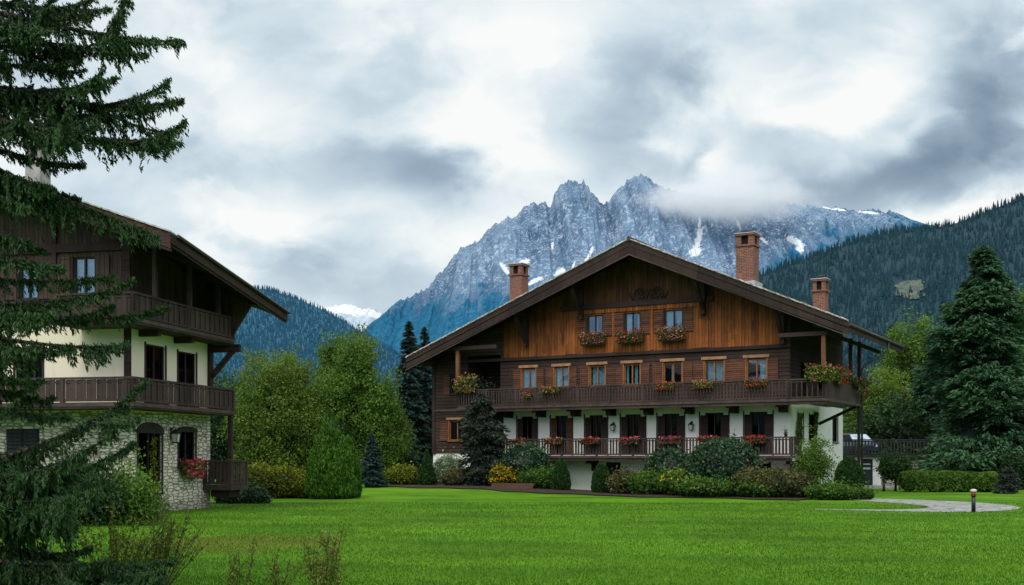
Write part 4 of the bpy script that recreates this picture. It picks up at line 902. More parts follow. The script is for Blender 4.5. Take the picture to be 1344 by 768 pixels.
for px_, lb, fm, L, n in ((723, 'peach flower box hung on the upper balcony below the second window from the left', 'peachflower', 1.3, 220), (874, 'red and peach flower box hung on the upper balcony rail below the fifth window', 'redflower', 1.2, 240), (924, 'peach flower box hung on the upper balcony rail below the sixth window', 'peachflower', 1.25, 240), (993, 'bright red and peach flower box hung on the upper balcony near its right corner', 'redflower', 1.2, 280), (693, 'small dull red flower box low on the upper balcony behind the dark conifer', 'redflower', 0.6, 60)):
    flower_box(lb, on_right(px_, -1.62), -1.66, 5.84 if n > 100 else 5.6, L * 0.85, fm, rc, n=n, trail=0.18, tall=0.18)
for px_, lb, fm, L, n in ((682, 'dull red flower box at the left end of the lower balcony', 'redflower', 1.3, 160), (728, 'peach flower box on the lower balcony below the second dark door', 'peachflower', 1.5, 220), (776, 'orange red flower box on the lower balcony below the third dark door', 'redflower', 1.5, 240), (828, 'pink flower box on the lower balcony below the fourth dark door', 'pinkflower', 1.5, 260), (881, 'pink and red flower box on the lower balcony below the fifth dark door', 'pinkflower', 1.6, 260), (932, 'red flower box on the lower balcony partly behind the round dark shrub', 'redflower', 1.6, 260), (992, 'bright red flower box on the lower balcony near its right end', 'redflower', 1.7, 340)):
    flower_box(lb, on_right(px_, -1.6), -1.64, 2.92, L * 0.72, fm, rc, n=n, trail=0.22, tall=0.15, leaf='shade')
flower_box('tall peach geranium planter at the left corner of the upper balcony', -19.25, -1.5, 6.12, 1.35, 'peachflower', rc, n=380, trail=0.25, tall=0.68, wide=0.25, size=0.08, fs=0.06)
flower_box('bushy yellow and peach planter at the right corner of the upper balcony', 2.0, -1.5, 6.10, 1.35, 'peachflower', rc, n=460, trail=0.25, tall=0.52, wide=0.22, size=0.075, fs=0.05, share=.4, leaf='green')
flower_box('red flower planter hanging on the side panel of the upper balcony', 2.42, 0.6, 6.1, 1.8, 'redflower', rc + R(90), n=420, trail=0.35, tall=0.5, wide=0.25, size=0.07, fs=0.06)
flower_box('dim red and purple trailing planter at the far end of the side balcony', 2.45, 4.9, 6.05, 2.0, 'pinkflower', rc + R(90), n=420, trail=0.6, tall=0.35, wide=0.25, size=0.08, share=.18, leaf='russet')
# small statue-like finial pot on the lower balcony corner
pp = CW(0.2, -1.48); t_ = thing('flower_pot', 'small dark potted plant on the right corner of the lower balcony rail', 'plant pot', (pp[0], pp[1], 3.06))
mb = MB(); mb.lathe([(0.07, 0), (0.1, 0.15), (0.11, 0.16), (0.0, 0.161)], M['boxwood'], 10); mb.build('pot', t_)
P = RNG.normal(size=(60, 3)) * np.array((.06, .06, .09)) + np.array((0, 0, .27)); leaves('foliage', P, unit(60), 0.05, 0.02, RNG.random(60), M['shade'], t_)
# teal planter plant on the loggia
pp = CW(-18.6, -1.2); o = leaves('potted_shrub', RNG.normal(size=(300, 3)) * np.array((.45, .2, .28)), unit(300), 0.09, 0.03, RNG.random(300), M['bluespruce'], None, (pp[0], pp[1], 6.2)); tag(o, 'small blue green potted plant behind the left end of the upper balcony', 'plant')
# climbers on the right side wall
for y, h, lb in ((1.35, 4.35, 'thin green climber beside the front side window of the white wall'), (4.6, 4.5, 'leafy green climber reaching up between the side windows of the white wall')):
    n = 900; z = 1.2 + RNG.random(n) * (h - 1.2); yy = y + (RNG.normal(size=n) * 0.28 * (1.15 - z / 6)) + 0.2 * np.sin(z * 1.7); P = np.stack([np.full(n, 0.06) + 0.14 * RNG.random(n), yy, z], 1)
    X, Y = CW(0, 0); o = leaves('climbing_plant', P, unit(n) + np.array((0, 0, -.6)), 0.085, 0.06, RNG.random(n), M['climber'], None, (X, Y, 0), rz=rc); tag(o, lb, 'climber')

# ================================================================== TERRACE ANNEX
TX0, TX1, TY = 20.3, 28.7, 74.0
AN = thing('terrace_annex', 'low stone terrace building with black railing and dark blue door right of the chalet', 'terrace', (0, 0, 0))
mb = MB(shift(TF, 0, TY)); mb.wall(TX0, TX1, -0.2, 1.98, [(22.75, 23.5, 0.18, 1.88, 0.2, M['dark'])], M['fieldstone']); mb.T = IDT
mb.poly([(TX1, TY, -0.2), (TX1 + 0.3, TY + 7, -0.2), (TX1 + 0.3, TY + 7, 1.98), (TX1, TY, 1.98)], M['fieldstone']); mb.poly([(TX0, TY, -0.2), (TX0, TY + 7, -0.2), (TX0, TY + 7, 1.98), (TX0, TY, 1.98)], M['fieldstone']); mb.build('stone_wall', AN)
mb = MB(); mb.box((22.3, TY - 0.03, -0.1), (22.74, TY - 0.003, 1.97), M['plaster']); mb.box((23.51, TY - 0.03, -0.1), (24.05, TY - 0.003, 1.97), M['plaster']); mb.box((22.3, TY - 0.028, 1.89), (24.05, TY - 0.0035, 1.975), M['plaster']); mb.build('door_surround', AN)
mb = MB(); mb.box((TX0, TY - 0.35, 1.985), (TX1, TY + 7, 2.14), M['rail']); mb.build('deck', AN)
mb = MB(shift(TF, 0, TY)); mb.box((22.77, -0.12, 0.19), (23.48, -0.06, 1.86), M['door_blue']); D_ = mb.build('door', AN)
mb = MB(shift(TF, 0, TY)); mb.box((22.87, -0.058, 1.2), (23.38, -0.05, 1.32), M['zinc']); mb.box((22.87, -0.058, 1.5), (23.38, -0.05, 1.58), M['zinc']); mb.build('pane', D_)
mb = MB(shift(TF, 0, TY)); mb.tube([(22.9, -0.02, 0.95), (23.05, -0.02, 0.95)], 0.02, M['zinc'], 6); mb.build('handle', D_)
balustrade(AN, [(TX0, TY - 0.3), (TX1 - 0.4, TY - 0.3)], 2.14, 3.16, 0.21, 0.10, posts=2.0, mat_='iron', top='iron')
mb = MB(); mb.box((21.6, TY - 1.6, -0.05), (25.2, TY - 0.01, 0.16), M['concrete']); mb.box((21.3, TY - 2.2, -0.05), (25.6, TY - 1.61, 0.07), M['concrete']); mb.build('step', AN)
# small car parked on the terrace, only its roof and windscreen show above the railing
CAR = thing('parked_car', 'dark car with pale reflecting windscreen parked behind the black terrace railing', 'car', (23.35, TY + 3.0, 2.142), R(8))
M['carpaint'] = plain('dark blue car paint', (0.02, 0.035, 0.06), 0.25, 0.1, 3, 0.6); M['screen'] = plain('sky toned windscreen', (0.40, 0.52, 0.66), 0.12, 0.35, 2.5, 0.8); M['tyre'] = plain('tyre rubber', (0.012, 0.012, 0.012), 0.8)  # pale blue screen colour paints in the sky's reflection
secs = [(-2.0, .28, .62, .62), (-1.95, .25, .74, .72), (-1.0, .25, .90, .84), (-0.95, .25, .92, .84), (0.9, .25, .95, .84), (1.7, .27, .92, .80), (1.9, .35, .70, .70)]
def loft(mb, rings, m):
    for a, b in zip(rings, rings[1:]):
        for i in range(len(a)): mb.poly([a[i], a[(i + 1) % len(a)], b[(i + 1) % len(a)], b[i]], m, True)
    mb.poly(rings[0], m); mb.poly(rings[-1], m)
mb = MB(); loft(mb, [[(-w, y, z0), (w, y, z0), (w * 1.02, y, (z0 + z1) / 2), (w * .94, y, z1), (-w * .94, y, z1), (-w * 1.02, y, (z0 + z1) / 2)] for y, z0, z1, w in secs], M['carpaint'])
loft(mb, [[(-.76, -.94, .90), (.76, -.94, .90), (.75, -.93, .95), (-.75, -.93, .95)], [(-.62, -.22, 1.38), (.62, -.22, 1.38), (.58, -.2, 1.44), (-.58, -.2, 1.44)], [(-.63, .85, 1.40), (.63, .85, 1.40), (.58, .85, 1.46), (-.58, .85, 1.46)], [(-.72, 1.6, .90), (.72, 1.6, .90), (.7, 1.62, .98), (-.7, 1.62, .98)]], M['carpaint'])
mb.build('body', CAR)
mb = MB(); mb.poly([(-.70, -.955, .97), (.70, -.955, .97), (.57, -.295, 1.395), (-.57, -.295, 1.395)], M['screen']); mb.build('windscreen', CAR)
for sx in (-1, 1):
    mb = MB(); mb.poly([(sx * .77, -.8, .95), (sx * .77, 1.4, .95), (sx * .64, .8, 1.38), (sx * .64, -.2, 1.38)], M['glass_dark']); mb.build('side_window', CAR)
    mb = MB(); mb.lathe([(.06, 0), (.1, .03), (.0, .04)], M['lampglass'], 12); q = mb.build('headlight', CAR, (sx * .52, -1.97, .55)); q.rotation_euler = (R(90), 0, 0)
    mb = MB(); mb.box((sx * .86 - .08, -.8, .95), (sx * .86 + .08, -.68, 1.06), M['carpaint']); mb.build('wing_mirror', CAR)
    for y in (-1.25, 1.2):
        mb = MB(); mb.lathe([(.17, -.09), (.29, -.1), (.31, -.06), (.31, .06), (.29, .1), (.17, .09)], M['tyre'], 20); mb.lathe([(.165, -.07), (.165, .07)], M['zinc'], 16); q = mb.build('wheel', CAR, (sx * .76, y, .31)); q.rotation_euler = (0, R(90), 0)

# bollards
def bollard(label, x, y, h, red):
    r = thing('bollard_light', label, 'bollard', (x, y, float(ground_z(x, y))))
    mb = MB(); mb.lathe([(0.075, 0), (0.07, h * 0.68)], M['iron'], 12); mb.lathe([(0.09, h * .68 + .001), (0.09, h * 0.74)], M['iron'], 12); mb.build('post', r)
    mb = MB(); mb.lathe([(0.088, h * .742), (0.088, h * .88)], M['paintr'] if red else M['iron'], 12); mb.build('band', r)
    mb = MB(); mb.lathe([(0.11, h * .882), (0.115, h * .95), (0.06, h), (0.0, h)], M['paintw'] if red else M['iron'], 12); mb.build('cap', r)
bollard('dark bollard light with red band and white cap on the curved path', 16.75, 41.2, 0.84, True)
bollard('plain dark bollard on the grass near the blue terrace door', gx(1160, 66), 66, 0.85, False)

# ================================================================== THE LEFT CHALET
LH = thing('stone_chalet', 'three storey chalet with whitewashed stone base and dark wooden balconies behind the spruce', 'chalet', (-13.1, 39, 0), R(-12.4))
LW = lambda x, y: (-13.1 + x * math.cos(R(-12.4)) - y * math.sin(R(-12.4)), 39 + x * math.sin(R(-12.4)) + y * math.cos(R(-12.4)))
mb = MB(TF); mb.wall(-12, 0, -0.1, 3.6, [(-4.86, -3.53, 2.1, 3.0, 0.3, DK)], M['stone'])
mb.T = TS; mb.wall(0, 5.77, -0.1, 3.6, [(0.45, 2.05, 0.75, 2.9, 0.6, DK), (3.26, 4.55, 1.66, 3.0, 0.4, DK)], M['stone'])
mb.T = shift(TF, 0, 5.77); mb.wall(-12, 0, -0.1, 3.6, [], M['stone']); mb.T = IDT; mb.poly([(-12, 0, -.1), (-12, 5.77, -.1), (-12, 5.77, 3.6), (-12, 0, 3.6)], M['stone'])
mb.build('stone_wall', LH)
mb = MB(TF); mb.wall(-12, 0, 3.6, 6.75, [(-4.49, -3.41, 4.0, 5.75, 0.4, DK)], M['cream'])
mb.T = TS; mb.wall(0, 5.77, 3.6, 6.75, [(0.95, 2.3, 3.95, 6.0, 0.4, DK), (3.22, 4.6, 3.95, 5.95, 0.4, DK)], M['cream'])
mb.T = shift(TF, 0, 5.77); mb.wall(-12, 0, 3.6, 6.75, [], M['cream']); mb.T = IDT; mb.poly([(-12, 0, 3.6), (-12, 5.77, 3.6), (-12, 5.77, 6.75), (-12, 0, 6.75)], M['cream'])
mb.build('plaster_wall', LH)
RX, RY, RZ0 = 2.25, -1.35, 9.36                # roof corner above the balconies
def lroof(x, y): return RZ0 + 0.352 * (RX - x) - 0.158 * (y - RY) if x > -6.6 else RZ0 + 0.352 * (RX + 6.6) - 0.352 * (-6.6 - x) - 0.158 * (y - RY)
mb = MB(TF); mb.wall(-12, -0.02, 6.75, lambda u: min(lroof(u, 0) - 0.3, 12), [(-2.21, -1.36, 7.55, 8.94, 0.4, DK), (-4.34, -3.59, 7.55, 8.85, 0.4, DK)], M['plank_old'])
mb.T = TS; mb.poly([(0, 0, 6.75), (5.77, 0, 6.75), (5.77, 0, lroof(0, 5.77) - 0.3), (0, 0, lroof(0, 0) - 0.3)], M['plank_old'])
mb.T = shift(TF, 0, 5.77); mb.wall(-12, 0, 6.75, lambda u: lroof(u, 5.77) - 0.3, [], M['plank_old']); mb.build('timber_wall', LH)
# frame timbers
for a, b, z0, z1 in ((-0.2, 0.03, 3.8, 6.6), (-0.28, 0.02, 6.7, 9.6), (-3.0, -2.82, 6.9, 10.6)):
    mb = MB(TF); mb.box((a, 0.003, z0), (b, 0.10, z1), M['beam']); mb.build('timber_post', LH)
mb = MB(TF); mb.box((-9, 0.004, 9.12), (-0.3, 0.09, 9.42), M['beam']); mb.build('tie_beam', LH)
mb = MB(TS); mb.box((5.52, 0.003, 3.8), (5.8, 0.12, 6.7), M['beam']); mb.build('timber_post', LH)
# roof
mb = MB()
def rq(x0, x1, y0, y1, lo, hi, m): mb.hexa([(x0, y0, lroof(x0, y0) + lo), (x1, y0, lroof(x1, y0) + lo), (x1, y1, lroof(x1, y1) + lo), (x0, y1, lroof(x0, y1) + lo), (x0, y0, lroof(x0, y0) + hi), (x1, y0, lroof(x1, y0) + hi), (x1, y1, lroof(x1, y1) + hi), (x0, y1, lroof(x0, y1) + hi)], m)
LYB = 7.95
rq(-6.598, RX, RY, LYB, -0.26, -0.062, M['soffit']); rq(-6.598, RX + 0.04, RY - 0.04, LYB, -0.06, 0.0, M['tile'])
rq(-13, -6.602, RY, LYB, -0.26, -0.062, M['soffit']); rq(-13, -6.602, RY - 0.04, LYB, -0.06, 0.0, M['tile'])
LR = mb.build('roof', LH)
mb = MB(); rq(-6.598, RX + 0.02, RY - 0.045, RY - 0.003, -0.52, -0.062, M['shingle']); rq(-6.598, RX, RY - 0.02, RY + 0.1, -0.62, -0.522, M['beam']); rq(-13, -6.602, RY - 0.045, RY - 0.003, -0.52, -0.062, M['shingle']); mb.build('bargeboard', LR)
mb = MB(); rq(RX + 0.003, RX + 0.05, RY, LYB, -0.34, -0.062, M['fascia']); rq(RX - 0.1, RX + 0.002, RY + 0.003, LYB - 0.01, -0.44, -0.262, M['beam']); mb.build('eave_board', LR)
mb = MB(); rq(-6.598, RX + 0.06, RY - 0.10, RY + 0.3, 0.002, 0.05, M['tile_edge']); mb.build('verge_strip', LR)
mb = MB(); rq(RX - 0.25, RX + 0.10, RY + 0.302, LYB, 0.002, 0.03, M['tile']); mb.tube([(RX + 0.11, RY + 0.3, lroof(RX, RY + .3) - 0.02), (RX + 0.11, LYB, lroof(RX, LYB) - 0.02)], 0.06, M['pipe'], 8); mb.build('gutter', LR)
for x in (0.2, -2.9, -6.0):
    mb = MB(); z = lroof(x, RY) - 0.32; mb.box((x - 0.12, RY + 0.13, z - 0.32), (x + 0.12, 0.0, z - 0.05), M['beam']); mb.build('purlin', LR)
mb = MB(); mb.hexa([(0.02, 5.66, 6.64), (0.94, 5.66, 6.64), (0.94, 5.76, 6.64), (0.02, 5.76, 6.64), (0.02, 5.66, lroof(0.02, 5.7) - 0.3), (1.9, 5.66, lroof(1.9, 5.7) - 0.3), (1.9, 5.76, lroof(1.9, 5.7) - 0.3), (0.02, 5.76, lroof(0.02, 5.7) - 0.3)], M['plank_old']); mb.build('end_wall', LH)
for y in (1.2, 3.6, 5.5):
    mb = MB(); z = lroof(RX, y) - 0.30; mb.bar((0, y, lroof(0, y) - 0.36), (RX - 0.12, y, z - 0.05), 0.14, 0.16, M['beam']); mb.build('rafter', LR)
chimney(LR, -4.71, 1.6, 10.4, 13.44, 0.62, 'concrete')
# balconies
BX, BY = 1.0, -1.5; BE = 5.8
for nm, zf, zt, zx0 in (('middle_balcony', 3.82, 4.66, -12), ('upper_balcony', 6.62, 7.46, -1.9)):
    mb = MB(); mb.box((zx0, BY, zf - 0.2), (BX, -0.003, zf), M['rail']); mb.box((0.003, -0.003, zf - 0.198), (BX, BE, zf - 0.002), M['rail']); mb.box((zx0, BY - 0.03, zf - 0.14), (BX + 0.03, BY - 0.001, zf - 0.02), M['railtop']); mb.box((BX + 0.001, BY, zf - 0.14), (BX + 0.03, BE, zf - 0.02), M['railtop']); b = mb.build(nm, LH)
    balustrade(b, [(zx0, BY + 0.06), (BX - 0.06, BY + 0.06)], zf, zt, 0.19, 0.188, posts=2.5, post_w=0.13); balustrade(b, [(BX - 0.06, BY + 0.06), (BX - 0.06, BE), (0.02, BE)], zf, zt, 0.19, 0.178, posts=3.7, post_w=0.13)
for x, y, z0, z1 in ((BX - 0.08, 0.0, 7.46, 9.4), (BX - 0.08, 2.4, 7.46, 9.05), (BX - 0.08, 4.6, 7.46, 8.7)):
    mb = MB(); mb.box((x - 0.07, y - 0.07, z0), (x + 0.07, y + 0.07, z1), M['rail']); mb.build('balcony_post', LH)
mb = MB(); mb.box((0.05, 5.62, 6.1), (BX + 0.3, 5.8, 6.4), M['beam']); mb.bar((0.08, 5.7, 5.15), (BX, 5.7, 6.15), 0.16, 0.18, M['beam']); mb.build('brace', LH)
for y in (0.6, 3.0): 
    mb = MB(); mb.box((0.004, y - 0.1, 6.2), (0.75, y + 0.1, 6.418), M['beam']); mb.build('corbel', LH)
# windows of the left chalet
SHUT = M['shutter']; M['shutter'] = M['plank_old']
window(LH, TF, -2.21, -1.36, 7.55, 8.94, 'frame_dark', 'curtain', (1, 1), None, 'glass', ((0, .5), (.55, 1.0)), sw=0.5)
window(LH, TF, -4.34, -3.59, 7.55, 8.85, 'frame_dark', 'curtain', (1, 1), None, 'glass', ((0, .46), (.5, 1.0)), sw=0.5)
M['shutter'] = SHUT
window(LH, TF, -4.49, -3.41, 4.0, 5.75, 'frame_dark', 'curtain_dim', (0, 0), None, 'glass_dark', mull=2)
window(LH, TS, 0.95, 2.3, 3.95, 6.0, 'frame_dark', 'curtain_dim', (0, 0), None, 'glass_dark')
window(LH, TS, 3.22, 4.6, 3.95, 5.95, 'frame_dark', 'curtain_dim', (0, 0), None, 'glass_dark')
for u0, u1, z0, z1, nm in ((0.45, 2.05, 0.75, 2.9, 'arched_door'), (3.26, 4.55, 1.66, 3.0, 'window')):
    w = window(LH, TS, u0, u1, z0, z1, 'frame_dark', 'curtain_dim', (0, 0), None, 'glass_dark', ((.1, .3), (.7, .9)), nm)
    s = MB(TS); c = (u0 + u1) / 2; hw = (u1 - u0) / 2 + 0.1; rise = 0.34 if nm == 'arched_door' else 0.16; n = 12
    for i in range(n):
        a0, a1 = math.pi * i / n, math.pi * (i + 1) / n
        p = [(c - hw * math.cos(q), z1 + rise * math.sin(q)) for q in (a0, a1)]
        s.hexa([(p[0][0], 0.003, z1 - 0.06), (p[1][0], 0.003, z1 - 0.06), (p[1][0], 0.06, z1 - 0.06), (p[0][0], 0.06, z1 - 0.06), (p[0][0], 0.003, p[0][1]), (p[1][0], 0.003, p[1][1]), (p[1][0], 0.06, p[1][1]), (p[0][0], 0.06, p[0][1])], M['frame_dark'])
    s.build('arch_head', w)
mb = MB(TF)
for k in range(2):
    a = -4.84 + k * 0.66; mb.box((a, -0.06, 2.12), (a + 0.64, -0.03, 2.98), M['frame_dark'])
    for i in range(6): mb.hexa([(a + 0.05, -0.028, 2.18 + i * .13), (a + 0.59, -0.028, 2.18 + i * .13), (a + 0.59, 0.02, 2.18 + i * .13), (a + 0.05, 0.02, 2.18 + i * .13), (a + 0.05, -0.028, 2.27 + i * .13), (a + 0.59, -0.028, 2.27 + i * .13), (a + 0.59, -0.02, 2.27 + i * .13), (a + 0.05, -0.02, 2.27 + i * .13)], M['door_blue'])
mb.build('louvred_shutter', LH)
lantern(LH, TS, 2.72, 2.66, 1.0)
# small ground balcony at the far corner with the tall post
mb = MB(); mb.box((0.003, 5.15, 0.72), (1.2, 6.6, 0.92), M['rail']); mb.box((0.2, 5.4, 0.45), (1.0, 6.3, 0.718), M['beam']); GB = mb.build('ground_balcony', LH)
balustrade(GB, [(0.02, 5.2), (1.15, 5.2), (1.15, 6.55), (0.02, 6.55)], 0.92, 1.88, 0.16, 0.12, posts=3)
mb = MB(); mb.box((0.82, 5.6, 1.9), (0.98, 5.76, 3.62), M['beam']); mb.build('balcony_post', LH)
flower_box('pink red geranium box under the narrow arched window of the stone chalet', 0.18, 3.9, 1.5, 1.2, 'pinkflower', R(-12.4 + 90), LW, n=520, trail=0.3, tall=0.32, share=.8, size=0.06, fs=0.05, wide=0.15)
fb = bpy.data.objects['flower_box'] if 'flower_box' in bpy.data.objects else None

# ================================================================== VEGETATION ROUND THE CHALETS
# left group
shrub('shrub', 'yellow green leafy shrub beside the small ground balcony of the stone chalet', 'shrub', 358, 55, [(-0.8, 0, .8, 1.3, .9, .9), (.6, .2, .7, 1.3, .9, .85), (1.5, 0, .5, .6, .7, .6)], 9000, 0.075, M['lime'])
shrub('shrub', 'low dark shrub at the foot of the small ground balcony', 'shrub', 318, 49, [(-.4, 0, .3, .8, .6, .5), (.6, 0, .25, .6, .5, .45)], 4500, 0.06, M['laurel'])
topiary('thuja', 'broad bright green arborvitae standing on the lawn left of centre', 434, 54.5, [(0, .8), (.3, 1.18), (1.1, 1.15), (2.0, .96), (2.9, .64), (3.6, .32), (4.1, .10), (4.25, .01)], 18000, 0.085, M['thuja'], None, 'tree', 0.10)
topiary('thuja', 'smaller arborvitae pressed against the right side of the broad one', 457, 55.6, [(0, .5), (.4, .62), (1.4, .6), (2.3, .36), (2.9, .12), (3.05, .02)], 7000, 0.085, M['thuja'], None, 'tree', 0.10)
conifer('blue_spruce', 'small dark blue spruce right of the arborvitae', 488, 64, 3.1, 0.98, M['bluespruce'], 130, 60, 0.10, shape=0.75, droop=0.25)
deciduous('deciduous_tree', 'round olive green tree behind the yellow shrub', 362, 72, [(0, 0, 5.6, 2.5, 2.5, 2.6), (-1.1, 0, 3.6, 1.8, 2, 2.2), (1.2, -.5, 3.4, 1.9, 2, 2.4), (0, -.6, 1.7, 2.7, 2, 1.7)], 2300, 40, 0.078, M['decid'], sig=0.28)
deciduous('deciduous_tree', 'tall light green tree in the middle of the garden trees with a pointed top', 472, 74, [(0, 0, 7.6, 1.35, 1.5, 2.2), (-.6, 0, 5.4, 2.0, 2, 2.2), (.8, 0, 5.2, 1.8, 2, 2.2), (-1.2, -.3, 3.2, 2.0, 2, 2.2), (1.1, -.3, 3.0, 2.1, 2, 2.3), (0, -.6, 1.5, 2.6, 2, 1.6)], 2900, 40, 0.078, M['decid2'], sig=0.28)
deciduous('deciduous_tree', 'slender pale green treetop between the round tree and the tall one', 436, 80, [(0, 0, 9.1, .75, .8, 1.3), (.2, 0, 7.4, 1.2, 1.2, 1.4), (-.1, 0, 5.0, 1.9, 1.6, 2.2)], 1000, 30, 0.075, M['decid2'], sig=0.24, ck=0.3)
deciduous('deciduous_tree', 'shaded green tree filling the gap between the garden trees', 415, 76, [(0, 0, 4.2, 1.9, 1.6, 2.4), (.3, 0, 2.0, 2.3, 1.8, 2.0)], 1100, 36, 0.08, M['decid'], sig=0.28)
deciduous('deciduous_tree', 'dark shaded tree seen under the middle balcony of the stone chalet', 300, 74, [(0, 0, 4.0, 2.4, 2, 2.6), (-1, 0, 2.0, 2.6, 2, 2.0), (1.4, 0, 1.6, 1.6, 1.6, 1.6)], 900, 30, 0.11, M['shade'], sig=0.3)
conifer('spruce_tree', 'slim dark spruce with the taller tip left of the large chalet', 537, 84, 11.9, 2.0, M['bluespruce'], 330, 75, 0.19, shape=0.72, droop=0.4)
conifer('spruce_tree', 'slim dark spruce with the shorter tip next to the large chalet', 557, 86, 11.7, 1.9, M['bluespruce'], 300, 75, 0.19, shape=0.72, droop=0.4)
conifer('spruce_tree', 'low dark spruce filling in below the two slim spruces', 518, 80, 6.0, 1.9, M['bluespruce'], 240, 70, 0.17, shape=0.6, droop=0.4)
# glimpse of a house roof between the trees
HS = thing('far_house', 'small far house whose tan roof shows between the garden trees', 'house', (gx(514, 110), 110, 0))
mb = MB(); mb.box((-3, -2.5, -0.3), (3, 2.5, 4.6), M['cream']); mb.build('wall', HS)
mb = MB(); rt = plain('tan roof tiles', (0.36, 0.19, 0.12), 0.9, 0.4, 4); mb.hexa([(-3.4, -3, 4.5), (3.4, -3, 4.5), (3.4, 0, 7.1), (-3.4, 0, 7.1), (-3.4, -3, 4.7), (3.4, -3, 4.7), (3.4, 0, 7.3), (-3.4, 0, 7.3)], rt); mb.hexa([(-3.4, 0.002, 7.1), (3.4, 0.002, 7.1), (3.4, 3, 4.5), (-3.4, 3, 4.5), (-3.4, 0.002, 7.3), (3.4, 0.002, 7.3), (3.4, 3, 4.7), (-3.4, 3, 4.7)], rt); mb.build('roof', HS)
# in front of the large chalet, left to right
def bush(px, Y, w, h, material, label, n=5000, size=0.075, name='shrub', flowers=None, lump=0.25, d=0.8, zoff=0.0, lobes=3, **kw):
    bl = [(0, 0, h * 0.48, w * 0.5, d * w * 0.5, h * 0.52)]
    for i in range(lobes):
        a = (i / max(1, lobes - 1) - 0.5); bl.append((a * w * 0.62, (RNG.random() - .5) * .3, h * (0.36 + 0.12 * RNG.random()), w * 0.24, w * 0.25 * d, h * 0.40))
    return shrub(name, label, 'shrub', px, Y, bl, n, size, material, flowers=flowers, lump=lump, zoff=zoff, **kw)
bush(529, 68.5, 2.1, 1.15, M['lime'], 'yellow green shrub left of the slim cone topiary')
topiary('cone_topiary', 'slim clipped cone left of the white flowering shrub', 560, 67.5, [(0, .42), (.3, .56), (.9, .45), (1.6, .2), (2.15, .02)], 6000, 0.06, M['box'])
bush(588, 68.0, 1.9, 1.85, M['whitish'], 'whitish flowering shrub at the left corner of the large chalet', 6000, 0.07)
bush(603, 66.6, 1.9, 1.0, M['russet'], 'low russet shrub in front of the white flowering one')
bush(630, 66.2, 1.5, 1.15, M['green'], 'mid green low shrub below the grey weeping conifer')
conifer('weeping_conifer', 'grey green weeping conifer standing in front of the brown log wall', 632, 66.0, 5.5, 1.55, M['weeping'], 230, 75, 0.13, shape=0.24, droop=0.8, lobes=0.5, upturn=0.0)
bush(690, 65.0, 2.7, 2.55, M['laurel'], 'dark round shrub below the left end of the lower balcony', 9000, 0.085, lump=0.15)
bush(662, 64.6, 1.6, 1.25, M['lime'], 'mound of orange and yellow flowers behind the timber edging', 4500, 0.07, 'flower_mound', (M['goldflower'], 650, 0.055, -0.3))
bush(706, 63.8, 2.2, 1.15, M['green'], 'clipped low green hedge between flower mound and cone topiary', 6000, 0.065, 'hedge', lump=0.1)
bush(712, 65.2, 1.4, 1.55, M['russet'], 'low shrub with pale pinkish tips behind the clipped green hedge', 3000)
ED = MB(); ED.box((-1.2, -0.11, 0), (1.2, 0.11, 0.16), M['edging']); ED.box((-1.15, -0.10, 0.161), (1.25, 0.10, 0.30), M['edging']); o = ED.build('timber_edging', None, (gx(672, 63.2), 63.2, float(ground_z(gx(672, 63.2), 63.2))), R(-12)); tag(o, 'stacked brown timber edging in front of the orange flower mound', 'edging')
topiary('cone_topiary', 'clipped cone left of the white basement wall', 736, 63.0, [(0, .5), (.35, .58), (1.0, .46), (1.5, .26), (1.78, .03)], 6000, 0.06, M['box'])
topiary('cone_topiary', 'clipped cone in front of the basement door', 789, 61.2, [(0, .40), (.3, .55), (1.0, .46), (1.45, .26), (1.7, .03)], 6000, 0.06, M['box'])
bush(822, 60.4, 1.8, 1.25, M['russet'], 'pinkish brown shrub right of the basement door', 5500)
bush(850, 59.6, 1.9, 1.25, M['green'], 'small mid green shrub between the pinkish shrub and the yellow one', 5500)
bush(880, 60.6, 2.7, 2.5, M['laurel'], 'dark shrub below the middle of the lower balcony', 9000, 0.085)
bush(903, 58.0, 2.7, 1.35, M['green'], 'green shrub topped with yellow flowers left of the big dark mound', 8000, 0.075, flowers=(M['yellowflower'], 420, 0.05, 0.25))
bush(949, 57.4, 3.5, 2.95, M['laurel'], 'large round dark green shrub in front of the lower balcony', 15000, 0.09, lump=0.14, lobes=2)
bush(990, 56.0, 2.2, 1.45, M['russet'], 'golden brown shrub right of the large dark mound', 6500)
bush(1030, 55.2, 2.9, 1.45, M['russet'], 'reddish topped shrub at the right end of the shrub border', 9000)
bush(1006, 55.4, 2.6, 0.95, M['green'], 'low dark green edge shrub in front of the golden brown one', 7000)
bush(930, 56.2, 2.8, 1.0, M['green'], 'low green shrub at the front edge below the large dark mound', 7000)
deciduous('young_tree', 'light green young tree with thin stem in front of the white side wall', 1068, 55.6, [(0, 0, 1.95, .72, .7, .95), (.25, -.1, 1.4, .72, .7, .75), (-.3, 0, 1.3, .66, .7, .75)], 330, 22, 0.055, M['climber'], trunk_r=0.04, sig=0.16, ck=0, stems=6)
topiary('egg_topiary', 'egg shaped clipped evergreen at the corner of the white side wall', 1115, 57.5, [(0, .25), (.2, .55), (.8, .76), (1.3, .68), (1.75, .42), (2.0, .12), (2.05, .02)], 8000, 0.06, M['box'])
bush(1090, 53.0, 2.1, .8, M['green'], 'low clipped green mound below the light young tree', 6000, 0.06, lump=.1)
bush(1131, 53.2, 1.1, .55, M['green'], 'tiny clipped mound at the tip of the shrub border', 3500, 0.055, lump=.1)
